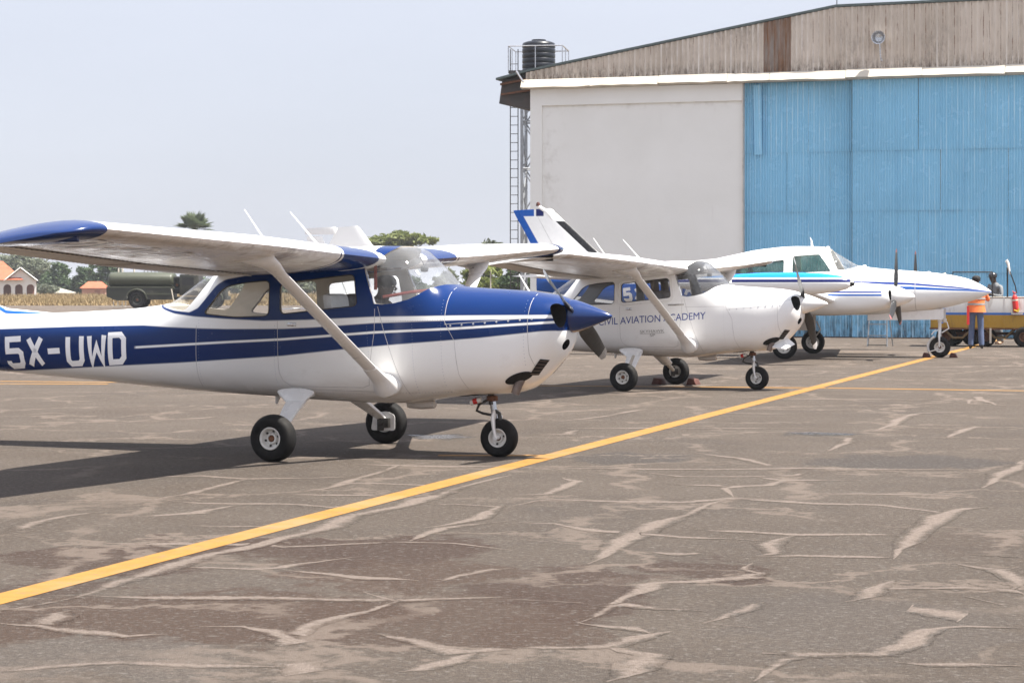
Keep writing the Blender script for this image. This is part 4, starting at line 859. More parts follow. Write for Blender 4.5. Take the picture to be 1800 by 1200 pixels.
        conform(dm, rb, s, .0015, 9, 9).build('rivets', M['seam'] if not blue else M['rivet'], root, kind='stuff')
    # door handle, static port, step
    for s in (-1, 1):
        y = rb.ray_cast(Vector((-.17, s * 4, 1.265)), Vector((0, -s, 0)))[0].y
        mb = MB(); mb.box(-.225, -.125, y - .006, y + .006, 1.245, 1.285); mb.box(-.205, -.145, y - .014, y + .014, 1.252, 1.278); mb.build('door_handle', M['bare'], root, bevel=.003)
        if not blue:
            y = rb.ray_cast(Vector((.6, s * 4, 1.33)), Vector((0, -s, 0)))[0].y; MB().tube([(.48, y, 1.328), (.62, y + s * .012, 1.335), (.74, y, 1.34)], .012, 6).build('grab_handle', M['bare'], root, True)
            y = rb.ray_cast(Vector((-.1, s * 4, 1.20)), Vector((0, -s, 0)))[0].y
    # wings
    LE = lambda y: (.765 if y < 2.65 else .765 - .245 * (y - 2.65) / 2.6, 1.900 + .0385 * (y - .6))
    TE = lambda y: (-1.06 if y < 2.65 else -1.06 + .36 * (y - 2.65) / 2.6, 1.745 + .045 * (y - .6))
    hinge = .74
    for s in (-1, 1):
        rings = [wing_ring(LE(y), TE(y), s * y, .125) for y in np.r_[np.linspace(.42, 2.65, 12), np.linspace(2.85, 5.16, 10)]]
        wg = MB(); wg.rings([[tuple(p) for p in r_] for r_ in rings]); wo = wg.build('wing', wm, root, True, 50)
        # ribs and corrugated control surface skins below the aft wing
        for nm, ya, yb_ in (('flap', .66, 2.72), ('aileron', 2.76, 5.12)):
            mb = MB(); n_ = int((yb_ - ya) / .042); V = []
            for i in range(n_ + 1):
                y = ya + (yb_ - ya) * i / n_; le, te = Vector(LE(y)), Vector(TE(y)); c = te - le; nn = Vector((-.02, -1)); k = (i % 2) * .009
                droop = .0
                for f_, t_ in ((.735, .030), (.80, .026), (.90, .015), (1.004, .003)):
                    q = le + c * f_ + Vector((0, -c.length * (.055 * (1 - f_) * 2.6 * .42) - .012 - k * (1 if .75 < f_ < 1 else .8))); V.append((q.x, s * y, q.y))
            for i in range(n_):
                for j in range(3): mb.f.append((i * 4 + j, i * 4 + j + 1, i * 4 + j + 5, i * 4 + j + 4)); mb.mi.append(0)
            mb.v = V; mb.build(nm, M['white_dirty'], root, kind=None)
        hl = MB()
        y_ = np.linspace(.66, 5.12, 12); hl.tube([(LE(y)[0] + (TE(y)[0] - LE(y)[0]) * .725, s * y, LE(y)[1] + (TE(y)[1] - LE(y)[1]) * .725 - .058) for y in y_], .003, 4); hl.build('hinge_gap', M['seam'], root)
        # tip cap
        rings = []
        for y, kx, t_, dz in ((5.13, .0, .126, 0), (5.20, .0, .128, 0), (5.30, .015, .118, -.006), (5.39, .05, .095, -.02), (5.46, .12, .06, -.035), (5.49, .22, .025, -.045)):
            l_, t2 = LE(min(y, 5.25)), TE(min(y, 5.25)); rings.append(wing_ring((l_[0] + .025 - kx, l_[1] + dz), (t2[0] - .05 + kx, t2[1] + dz), s * y, t_, .01))
        cap = MB().rings(rings).build('wingtip', trimc, root, True, 60)
        l_, t2 = LE(5.25), TE(5.25); mb = MB(); mb.rings([[(l_[0] - .12, s * (5.28 - q), l_[1] - .035 - k), (l_[0] - .12 - .62, s * (5.28 - q), l_[1] - .085 - k * .3), (l_[0] - .12 - .62, s * (5.31 + q), l_[1] - .06 - k * .3), (l_[0] - .12, s * (5.31 + q), l_[1] - .02 - k)] for q, k in ((.012, 0), (.002, .075))]); mb.build('tip_fairing', M['black'] if not blue or s > 0 else trimc, root, bevel=.01)  # lower lip of the drooped tip; black puts its shade into the colour
        if not blue: MB().lathe([(.004, .03), (.010, .02), (.012, 0), (.004, -.02)], (l_[0] - .14, s * 5.455, l_[1] + .0), 'x', 10).build('navigation_light', M['bare'], root, True)
        # strut
        a, b = Vector((.56, s * 2.53, 1.872)), Vector((.815, s * .575, .715)); d = (b - a).normalized(); cx = Vector((1, 0, 0)); cx = (cx - d * cx.dot(d)).normalized(); th = d.cross(cx)
        def sr(p, w_, t_): return [tuple(p + cx * (w_ * (math.cos(u) - (.15 if math.cos(u) > 0 else 0))) + th * (t_ * math.sin(u))) for u in [2 * math.pi * i / 20 for i in range(20)]]
        MB().rings([sr(a.lerp(b, t), .078, .026) for t in (.03, .3, .6, .97)]).build('wing_strut', M['white_paint'], root, True)
        MB().rings([sr(a + Vector((-.12, 0, .055)), .26, .10), sr(a + Vector((-.05, 0, .0)), .17, .06), sr(a.lerp(b, .045) , .11, .04), sr(a.lerp(b, .10), .083, .029)]).build('strut_fairing', M['white_paint'], root, True, 70)
        MB().lathe([(.004, 0), (.024, 0), (.02, -.015), (.004, -.015)], tuple(a.lerp(b, .05) + Vector((-.05, -s * .0 + -.035 * 1, 0))), 'y', 12).build('tie_down_ring', M['bare'], root, True)
        mb = MB(); mb.rings([sr(b.lerp(a, .13), .085, .030), sr(b.lerp(a, .055), .10, .045), sr(b + Vector((.0, 0, .015)), .125, .085), sr(b + Vector((.01, -s * .05, -.03)), .15, .12), sr(b + Vector((.01, -s * .10, -.04)), .15, .12)]); mb.build('strut_foot_fairing', M['white_paint'], root, True, 70)
        # main gear
        if blue:
            mb = MB(); rr = []
            for x, y, z, w_, t_ in ((-.12, .30, .60, .11, .02), (-.11, .50, .575, .105, .02), (-.07, .80, .45, .085, .018), (-.02, 1.08, .315, .062, .016), (.0, 1.17, .262, .05, .016)):
                rr.append([(x - w_, s * y, z + t_), (x - w_, s * y, z - t_), (x + w_, s * y, z - t_), (x + w_, s * y, z + t_)])
            mb.rings(rr).build('landing_gear_leg', M['white_paint'], root, bevel=.008)
        else:
            mb = MB().tube([(-.10, s * .30, .60), (-.08, s * .52, .56), (0, s * 1.16, .235)], [.045, .042, .032], 10).build('landing_gear_leg', M['cabin_beige'], root, True)
            rr = []
            for t, w_, t_ in ((0, .13, .05), (.3, .11, .042), (.62, .095, .04), (.64, .03, .03)):
                p = Vector((-.09, s * .50, .58)).lerp(Vector((-.0, s * 1.16, .235)), t); rr.append([(p.x + w_ * math.cos(u), p.y + t_ * .8 * math.sin(u), p.z + t_ * math.sin(u)) for u in [2 * math.pi * i / 14 for i in range(14)]])
            MB().rings(rr).build('gear_leg_cover', M['white_paint'], root, True)
        rr = []
        for t, w_, h_ in ((0, .20, .04), (.3, .18, .05), (.65, .135, .045), (1, .105, .03)):
            p = Vector((-.16, s * .50, .61)).lerp(Vector((-.10, s * .64, .53)), t); rr.append([(p.x + w_ * math.cos(u), p.y, p.z + h_ * math.sin(u) ) for u in [2 * math.pi * i / 18 for i in range(18)]])
        MB().rings(rr).build('gear_fairing', M['white_paint'], root, True, 70)
        wheel(root, 'main_wheel', (0, s * 1.285, .219), .222, .17, s)
        mb = MB(); mb.tube([(0, s * 1.13, .235), (0, s * 1.25, .219)], .035, 8); mb.box(-.05, .02, s * 1.17 - .012, s * 1.17 + .012, .14, .30); mb.box(.02, .09, s * 1.17 - .035, s * 1.17 + .035, .17, .27); mb.build('brake', M['steel_dark'], root, bevel=.006)
        if blue: MB().prism(roundpoly([(-.13, .14), (-.10, .32), (.05, .34), (.14, .30), (.14, .14)], .03), s * 1.185, s * 1.193).build('brake_plate', M['white_paint'], root)
    # nose gear
    ng = MB(); ng.tube([(1.66, 0, .72), (1.69, 0, .50)], .034, 12); ng.build('nose_gear_collar', M['steel_dark'], root, True)
    MB().tube([(1.69, 0, .54), (1.72, 0, .365)], .031, 12).build('nose_gear_piston', M['bare'], root, True)
    fk = MB()
    for s in (-1, 1): fk.tube([(1.722, s * .02, .42), (1.728, s * .088, .37), (1.742, s * .098, .27), (1.76, s * .10, .19)], [.045, .046, .034, .028], 8, flat=.5)
    fk.tube([(1.76, -.115, .19), (1.76, .115, .19)], .022, 10); fk.build('nose_gear_fork', M['white_paint'], root, True)
    MB().tube([(1.70, -.02, .40), (1.60, -.02, .415), (1.535, -.02, .44), (1.56, -.02, .50), (1.67, -.02, .555)], .014, 6).build('torque_link', M['steel_dark'], root, True)
    MB().tube([(1.49, -.06, .515), (1.60, -.06, .55)], .028, 10).build('shimmy_damper', M['rim'], root, True); MB().tube([(1.52, -.062, .527), (1.56, -.062, .54)], .0295, 10).build('damper_band', M['red'], root, True)
    MB().lathe([(.03, -.03), (.055, -.02), (.055, .02), (.03, .03)], (1.688, 0, .56), 'z', 14).build('collar_nut', M['rust'], root, True)
    mb = MB(); mb.obox((1.52, 0, .598), (.13, 0, .01), (0, .10, 0), (0, 0, .012)); mb.build('gear_opening', M['dark_hole'], root)
    mb = MB(); mb.tube([(1.79, -.03, .33), (1.77, -.03, .42), (1.73, -.03, .44)], .02, 6); mb.build('fender_stub', M['steel_dark'], root)
    wheel(root, 'nose_wheel', (1.76, 0, .184), .186, .13, -1, .44, True)
    # spinner, propeller
    col = M['blue_paint'] if blue else M['white_paint']
    sp_ = [(.004, .0), (.150, .0), (.158, .02), (.156, .05), (.132, .13), (.104, .21), (.074, .285), (.040, .365), (.018, .41), (.003, .425)]
    MB().lathe([(r_, 2.475 + h) for r_, h in sp_], (0, 0, 1.352), 'x', 40).build('spinner', col, root, True, 60)
    MB().lathe([(.004, 2.40), (.152, 2.40), (.152, 2.468), (.004, 2.468)], (0, 0, 1.352), 'x', 36).build('spinner_backplate', col if blue else M['white_paint'], root, True)
    MB().lathe([(.145, 2.465), (.151, 2.465), (.151, 2.476), (.145, 2.476)], (0, 0, 1.352), 'x', 36, closed=True).build('spinner_gap', M['black'], root)
    a = prop_ang; rd = Vector((0, -math.cos(a), math.sin(a)))
    for sg in (1, -1):
        prop_blade(root, (2.535, 0, 1.352), rd * sg, .07, .985, .155, 62, 20, M['blade'], M['blade_bare'] if blue else M['white_paint'], .87, sgn=1)
    # exhaust, cooling flap, carburettor grille
    MB().tube([(2.11, -.24, .82), (2.065, -.285, .71), (2.035, -.30, .62)], .042, 14, cap=False).build('exhaust_pipe', M['exhaust'], root, True)
    mb = MB(); mb.lathe([(.003, .0), (.036, 0)], (0, 0, 0), 'z', 12); mb.f = mb.f[:]; 
    MB().tube([(2.060, -.283, .70), (2.0385, -.298, .628)], .036, 12).build('exhaust_bore', M['dark_hole'], root)
    ho = MB(); pts = [(2.05 + .125 * math.cos(u) + .03, .775 + .045 * math.sin(u) + .35 * .125 * math.cos(u)) for u in [2 * math.pi * i / 20 for i in range(20)]]
    ho.add([(x, 0, z) for x, z in pts], [tuple(range(20))]); conform(ho, rb, -1, .004, .02, .03).build('exhaust_opening', M['dark_hole'], root)
    for sd in (-1, 1):
        gp_ = [(2.175, .80), (2.235, .80), (2.355, .945), (2.295, .955)]
        gr = MB(); gr.add([(x, 0, z) for x, z in gp_], [(0, 1, 2, 3)]); go = conform(gr, rb, sd, .004, .02, .03).build('air_filter', M['dark_hole'], root)
        for i in range(5):
            t = .1 + i * .2; a_ = (gp_[0][0] + (gp_[3][0] - gp_[0][0]) * t, gp_[0][1] + (gp_[3][1] - gp_[0][1]) * t); b_ = (gp_[1][0] + (gp_[2][0] - gp_[1][0]) * t, gp_[1][1] + (gp_[2][1] - gp_[1][1]) * t)
            conform(stroke(MB(), [a_, b_], .006), rb, sd, .007, .02, .03).build('filter_bar', M['exhaust'], go)
    if not blue:
        MB().add([(2.22, -.05, .86), (2.02, -.30, .70), (2.30, -.33, .66), (2.38, -.02, .72), (2.30, -.33, .64), (2.02, -.30, .68)], [(0, 1, 2, 3), (1, 5, 4, 2), (3, 2, 4)]).build('cowl_flap', M['white_paint'], root)
    MB().tube([(-.55, -.1, .56), (-.57, -.1, .47)], [.03, .012], 6).build('belly_drain', M['white_paint'], root)
    mb = MB(); mb.lathe([(.004, -.16), (.04, -.14), (.05, 0), (.04, .14), (.004, .16)], (.95, 0, .49), 'x', 12); mb.build('belly_fairing', M['white_dirty'], root, True)
    # antennas
    for x0, z0, x1, z1 in ((-.70, 2.02, -.98, 2.40), (-.18, 2.06, -.47, 2.37)): MB().tube([(x0, 0, z0), (x1, 0, z1)], [.010, .005], 6).build('whip_antenna', M['white_paint'], root, True)
    if not blue: MB().tube([(-2.02, 0, 1.42), (-2.28, 0, 1.82)], [.02, .008], 6).build('tail_antenna', M['white_paint'], root, True)
    # tail
    def slab(name, secs, mat, t=.09): return MB().rings([wing_ring2(a, b, t) for a, b in secs]).build(name, mat, root, True, 50)
    def wing_ring2(a, b, t):
        a, b = Vector(a), Vector(b); L = (b - a).length; ex = (b - a) / L; up = Vector((0, 1, 0)) if abs(a.y) < .01 else Vector((0, 0, 1)); return [tuple(a + ex * (x * L) + up * (z * L)) for x, z in naca(12, t, 0, .4)]
    fin = [((-3.0, 0, 1.34), (-5.35, 0, 1.26)), ((-3.75, 0, 1.40), (-5.40, 0, 1.38)), ((-4.25, 0, 1.55), (-5.45, 0, 1.55)), ((-4.62, 0, 1.88), (-5.60, 0, 1.88)), ((-4.93, 0, 2.30), (-5.80, 0, 2.28)), ((-5.19, 0, 2.61), (-5.62, 0, 2.59)), ((-5.24, 0, 2.64), (-5.6, 0, 2.62))]
    def fin_col(G, x, y, z):
        if not blue: return G.mix(0.0, WHITE, WHITE)
        d = G.math('SUBTRACT', z, G.curve(x, [(-6.2, 2.2), (-4.6, 1.75), (-3.75, 1.375), (-3.0, 1.335)], -6.2, -2.8)); return G.mix(G.mr(G.math('ABSOLUTE', G.math('ADD', d, .01)), .020, .014), WHITE, (.02, .12, .42))
    slab('tail_fin', fin, mat_aircraft('fin_paint', fin_col, .22), .06)
    rud = [((-5.37, 0, 1.24), (-5.96, 0, 1.20)), ((-5.46, 0, 1.55), (-5.99, 0, 1.55)), ((-5.63, 0, 1.9), (-6.06, 0, 1.9)), ((-5.82, 0, 2.3), (-6.16, 0, 2.3)), ((-5.90, 0, 2.47), (-6.2, 0, 2.47))]
    slab('rudder', rud, mat_aircraft('rudder_paint', fin_col, .22), .07)
    slab('rudder_balance', [((-5.63, 0, 2.50), (-6.22, 0, 2.50)), ((-5.6, 0, 2.60), (-6.24, 0, 2.585)), ((-5.66, 0, 2.625), (-6.2, 0, 2.61))], M['white_paint'], .07)
    for s in (-1, 1):
        slab('stabilizer', [((-4.75, s * .12, 1.25), (-5.45, s * .12, 1.24)), ((-5.02, s * 1.7, 1.27), (-5.50, s * 1.7, 1.26))], wm, .09); slab('elevator', [((-5.47, s * .10, 1.24), (-5.98, s * .10, 1.22)), ((-5.52, s * 1.72, 1.26), (-5.85, s * 1.72, 1.25))], wm, .08)
    # cabin
    cb = MB(); cb.box(1.0, 1.18, -.42, .42, .95, 1.46); cb.build('instrument_panel', M['black'], root, bevel=.02)
    mb = MB(); mb.box(.93, 1.16, -.38, .38, 1.46, 1.49); mb.build('glareshield', M['black'], root, bevel=.01)
    for s in (-1, 1):
        for x, nm, hgt in ((.46, 'front_seat', 1.60), (-.30, 'rear_seat', 1.36)):
            m_ = seats[0] if (s < 0 and nm == 'front_seat') else seats[1] if nm == 'front_seat' else seats[2]
            mb = MB(); mb.obox((x, s * .25, .98), (.25, 0, .02), (0, .21, 0), (0, 0, .06)); mb.obox((x - .27, s * .25, (1.0 + hgt) / 2 - .04), (.05, 0, 0), (0, .21, 0), (-.05, 0, (hgt - 1.0) / 2)); mb.build(nm, m_, root, bevel=.045)
            if nm == 'front_seat' and not blue: mb = MB(); mb.obox((x - .31, s * .25, hgt + .03), (.04, 0, 0), (0, .12, 0), (-.01, 0, .09)); mb.build('headrest', m_, root, bevel=.035)
        q = MB(); q.tube([(1.02, s * .25, 1.36), (.88, s * .25, 1.38)], .015, 6); q.tube([(.86 , s * .25 - .12, 1.46), (.87, s * .25 - .13, 1.36), (.87, s * .25 - .06, 1.31), (.87, s * .25 + .06, 1.31), (.87, s * .25 + .13, 1.36), (.86, s * .25 + .12, 1.46)], .014, 6); q.build('control_yoke', M['black'], root, True)
        mb = MB(); mb.obox((.42, s * .25, 1.80), (.13, 0, .01), (0, .17, 0), (0, 0, .008)); mb.build('sun_visor', M['seat_brown'], root)
    mb = MB(); mb.lathe([(.004, -.03), (.035, -.025), (.04, 0), (.035, .025), (.004, .03)], (.98, 0, 1.80), 'z', 12); mb.tube([(.98, 0, 1.83), (.93, 0, 1.93)], .006, 5); mb.build('compass', M['black'], root, True)
    return root, rb
P1 = Vector((-1.766, 21.83, 0)); P2 = Vector((2.22, 35.4, 0)); PSI1, PSI2 = R(20.9), R(22.5)
ac1, rb1 = build_single(P1, -PSI1, 'blue and white high-wing aircraft with blue cowling and 5X-UWD on its side, nearest the camera', True, (M['seat_white'], M['seat_dark'], M['cabin_beige']), R(25))
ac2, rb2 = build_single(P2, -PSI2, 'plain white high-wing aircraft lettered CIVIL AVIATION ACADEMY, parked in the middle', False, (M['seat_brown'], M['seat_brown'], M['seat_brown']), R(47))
def locp(P, psi, u, v, y):
    c, s = math.cos(psi), math.sin(psi); k = (u - 900) / F_PX; x = (k * (P.y + y * c) - P.x - y * s) / (c + k * s); Z = P.y - x * s + y * c; return x, CH - (v - HZ) * Z / F_PX
# registration and lettering
L1 = lambda u, v: locp(P1, PSI1, u, v, -.36)
b0, b1 = L1(0, 649), L1(226, 640); c0, c1 = L1(0, 592), L1(226, 582.5)
base = lambda x: b0[1] + (b1[1] - b0[1]) * (x - b0[0]) / (b1[0] - b0[0]); capf = lambda x: c0[1] + (c1[1] - c0[1]) * (x - c0[0]) / (c1[0] - c0[0])
sp = [(L1(a, 600)[0], L1(b, 600)[0]) for a, b in ((1, 35), (41, 73), (77, 108), (115, 149), (155, 191), (194, 228))]
letters(conform(block_letters('5X-UWD', sp, base, capf, .058), rb1, -1, .003, .03, .08), M['letter_white'], ac1)
ly = np.linspace(-5.02, -3.3, 7); mb = block_letters('5X-UWD', [(ly[k], ly[k] + .23) for k in range(6)], lambda x: 0, lambda x: .62, .06)      # under the starboard wing
wgo = [c for c in ac1.children if c.name.startswith('wing') and not c.name.startswith(('wings', 'wingt', 'wing_s')) and c.data.vertices[0].co.y < 0][0]; wb = bvh_of(wgo.data)
bm = bmesh.new(); vs_ = [bm.verts.new((.38 - z, x, 0)) for x, y, z in mb.v]
for f in mb.f: bm.faces.new([vs_[i] for i in f])
q = -.15
while q < .4: bmesh.ops.bisect_plane(bm, geom=bm.verts[:] + bm.edges[:] + bm.faces[:], plane_co=(q, 0, 0), plane_no=(1, 0, 0)); q += .06
for v in bm.verts:
    h = wb.ray_cast(Vector((v.co.x, v.co.y, 0)), Vector((0, 0, 1)))
    if h[0] is not None: v.co.z = h[0].z - .008
o = MB(); bm.verts.index_update(); o.v = [tuple(v.co) for v in bm.verts]; o.f = [tuple(v.index for v in f.verts) for f in bm.faces]; o.mi = [0] * len(o.f); bm.free(); letters(o, M['letter_white'], ac1)
L2 = lambda u, v: locp(P2, PSI2, u, v, -.55)
a, b = L2(1036, 572.8), L2(1240, 560.5)
letters(conform(text_mb('N CIVIL AVIATION ACADEMY', a[0], a[1], .110, b[0] - a[0], (b[1] - a[1]) / (b[0] - a[0])), rb2, -1, .003, .2, .3), M['letter_blue'], ac2)
a, b = L2(1125, 585.5), L2(1168, 583.5)
mb = text_mb('SKYHAWK', a[0], a[1], .045, b[0] - a[0], (b[1] - a[1]) / (b[0] - a[0])); stroke(mb, [(a[0], a[1] - .012), (b[0], b[1] - .012)], .005); c_ = L2(1142, 591.5); mb2 = text_mb('SP', c_[0], c_[1], .045, .09, .05); mb.add(mb2.v, mb2.f)
conform(mb, rb2, -1, .003, .2, .3).build('model_badge', M['letter_grey'], ac2)
# red streamer and strap in the near cabin, chocks
MB().rings([[(.66 + .0 * t, -.47, 1.93 - t), (.69, -.47, 1.93 - t), (.69, -.475, 1.93 - t), (.66, -.475, 1.93 - t)] for t in (0, .1, .2, .33)]).build('red_streamer', M['red_dull'], ac1)
MB().tube([(.70, -.36, 1.53), (.95, -.2, 1.58), (1.2, .05, 1.61)], .018, 6, flat=.3).build('red_strap', M['red_dull'], ac1)
M['chock'] = simple('chock', (.085, .03, .022), .8, var=.3)
def chock(P, psi, x, y, lab, grp):
    o = MB().prism([(-.09, 0), (.09, 0), (.05, .09), (-.05, .11)], -.13, .13).build('wheel_chock', M['chock'], None, bevel=.008); c, s = math.cos(psi), math.sin(psi); o.location = (P.x + x * c + y * s, P.y - x * s + y * c, .001); o.rotation_euler = (0, 0, -psi); return tag(o, lab, 'wheel chock', grp)
chock(P2, PSI2, -.30, 1.285, 'dark red chock behind the far main wheel of the white lettered aircraft', 'wheel chocks'); chock(P2, PSI2, .30, 1.285, 'dark red chock ahead of the far main wheel of the white lettered aircraft', 'wheel chocks')

# ------------------------------------------------------------------ twin-engine aircraft
LB, MBL, NV = (.01, .24, .66), (.008, .095, .42), (.006, .012, .11)
ST3 = [(-6.3, 1.50, 1.86, .05, 1.68, 2, 2), (-5.0, 1.33, 1.93, .22, 1.62, 2.1, 2.1), (-3.5, 1.16, 2.05, .42, 1.58, 2.2, 2.3), (-2.2, 1.04, 2.205, .60, 1.55, 2.4, 2.5), (-1.66, 1.0, 2.31, .64, 1.55, 2.5, 2.6), (-.86, .96, 2.465, .68, 1.55, 2.7, 2.8),
       (-.06, .95, 2.53, .69, 1.55, 2.8, 2.9), (.60, .95, 2.515, .685, 1.55, 2.7, 2.9), (.95, .95, 2.33, .67, 1.5, 2.5, 2.8), (1.44, .955, 2.075, .64, 1.48, 2.3, 2.6), (1.9, .97, 2.01, .60, 1.46, 2.2, 2.4), (2.53, 1.015, 1.96, .53, 1.46, 2.1, 2.3),
       (3.17, 1.10, 1.905, .43, 1.47, 2.0, 2.1), (3.8, 1.25, 1.785, .28, 1.49, 2.0, 2.0), (4.12, 1.355, 1.645, .165, 1.49, 2.0, 2.0), (4.34, 1.465, 1.505, .03, 1.485, 2, 2)]
P3 = Vector((6.62, 51.0, 0)); PSI3 = R(17)
tw3 = empty('twin_aircraft', P3, -PSI3, 'white twin-engine low-wing aircraft with tip tanks, green tinted windows and blue stripes', 'airplane'); root = tw3
def scheme_twin(G, x, y, z):
    cv = lambda pts: G.curve(x, pts, -6.5, 4.5); aa = .008
    def st_(top, bot, x0, x1=4.4):
        a = G.math('MULTIPLY', G.mr(G.math('SUBTRACT', cv(top), z), -aa, aa), G.mr(G.math('SUBTRACT', z, cv(bot)), -aa, aa)); return G.math('MULTIPLY', a, G.math('MULTIPLY', G.mr(x, x0, x0 + .02), G.mr(x, x1, x1 - .02)))
    c = G.mix(st_([(-1.5, 1.74), (1.84, 1.715), (2.6, 1.69), (3.6, 1.60), (4.34, 1.497)], [(-1.5, 1.68), (1.84, 1.66), (2.6, 1.638), (3.6, 1.565), (4.34, 1.49)], -1.9), WHITE, (.006, .035, .24))
    c = G.mix(st_([(-1.5, 1.62), (2.6, 1.605), (3.86, 1.54), (4.34, 1.49)], [(-1.5, 1.56), (1.6, 1.55), (2.6, 1.540), (3.86, 1.503), (4.34, 1.475)], -1.9), c, MBL)
    c = G.mix(st_([(-6.5, 1.97), (-5.6, 1.93), (-5.05, 1.70), (-4.4, 1.66), (-1.9, 1.70), (0, 1.7)], [(-6.5, 1.0), (-4.4, 1.05), (-1.9, 1.22), (0, 1.3)], -6.5, -1.85), c, (.03, .12, .45))
    c = G.mix(st_([(-1.2, 2.43), (-.3, 2.475), (.55, 2.50)], [(-1.2, 2.43), (-.3, 2.455), (.55, 2.48)], -.5, .5), c, (.006, .035, .24))
    return c
tm = mat_aircraft('twin_paint', scheme_twin, .2, (.95, 1.25), .3)
outer = body_mesh('fuselage', ST3); ref = body_mesh('r', ST3); rb3 = bvh_of(ref)
V1 = roundpoly([(-.06, 2.30), (.555, 2.345), (.85, 1.935), (-.06, 1.895)], .07); V2 = roundpoly([(-1.66, 1.80), (-1.30, 2.03), (-.75, 2.155), (-.24, 2.225), (-.24, 1.80)], .06); VW = [(.735, 2.46), (.80, 2.32), (.97, 1.98), (1.15, 1.985), (1.30, 2.02), (1.43, 2.09), (1.5, 2.3), (.9, 2.8), (.60, 2.8), (.60, 2.49)]
body = boolean(outer, [body_mesh('i', ST3, .035, 48, -1.9, 1.35, 1.25)] + [prism_me(p, -1.5, 1.5) for p in (V1, V2, VW)])
if len(body.polygons) < 500: body = boolean(body_mesh('fuselage', ST3), [body_mesh('i', ST3, .035, 48, -1.9, 1.35, 1.25)] + [prism_me(p, -1.5, 1.5) for p in (V1, V2, VW)], solver='EXACT')
paint_body(body, ref, [tm, M['cabin_beige']], lambda c: 1); o = bpy.data.objects.new('fuselage', body); COL.objects.link(o); o.parent = root
def pane3(name, poly, y0, y1, mat):
    a = boolean(body_mesh('g', ST3, .008, 72, -2.0, 1.7), [body_mesh('g', ST3, .012, 72, -2.1, 1.8)]); r_ = boolean(a, [prism_me(poly, y0, y1)], 'INTERSECT'); r_.materials.clear(); finish(r_, mat, True, 60); o = bpy.data.objects.new(name, r_); COL.objects.link(o); o.parent = root
pane3('windshield', VW, -1.2, 1.2, M['windshield'])
for a, b in ((-1.2, -.05), (.05, 1.2)): pane3('side_window', V2, a, b, M['glass_green']); pane3('cockpit_window', V1, a, b, M['glass_green'])
for s in (-1, 1):
    for w_ in (V1, V2): inset_ring('window_seal', w_, rb3, root, M['white_paint'], .012, s)
    for pl in [[(2.7, 1.95), (2.7, 1.03)], [(1.55, 2.05), (1.5, 1.6)]]: conform(stroke(MB(), pl, .012), rb3, s, .0015, .03, .06).build('panel_seam', M['seam'], root)
    for x, nm in ((.05, 'front_seat'), (-.95, 'rear_seat')):
        mb = MB(); mb.obox((x, s * .3, 1.45), (.25, 0, 0), (0, .22, 0), (0, 0, .08)); mb.obox((x - .25, s * .3, 1.8), (.06, 0, 0), (0, .22, 0), (-.05, 0, .33)); mb.build(nm, M['seat_white'] if s < 0 else M['seat_dark'], root, bevel=.05)
MB().box(1.05, 1.25, -.5, .5, 1.5, 1.93).build('instrument_panel', M['black'], root, bevel=.02)
# wings, nacelles, tip tanks
ww = mat_aircraft('twin_wing_paint', lambda G, x, y, z: G.mix(0.0, WHITE, WHITE), .2)
def tank_col(G, x, y, z):
    c = G.mix(G.mr(z, 1.785, 1.795), WHITE, LB); return G.mix(G.math('MULTIPLY', G.mr(z, 1.69, 1.70), G.mr(z, 1.762, 1.752)), c, NV)
tkm = mat_aircraft('tip_tank_paint', tank_col, .2)
def nac_col(G, x, y, z):
    f = G.mr(x, 2.18, 2.16); c = G.mix(G.math('MULTIPLY', f, G.mr(G.math('ABSOLUTE', G.math('SUBTRACT', z, 1.482)), .022, .014)), WHITE, (.006, .035, .24)); return G.mix(G.math('MULTIPLY', f, G.mr(G.math('ABSOLUTE', G.math('SUBTRACT', z, 1.418)), .024, .016)), c, MBL)
nm_ = mat_aircraft('nacelle_paint', nac_col, .2, (.95, 1.2), .35)
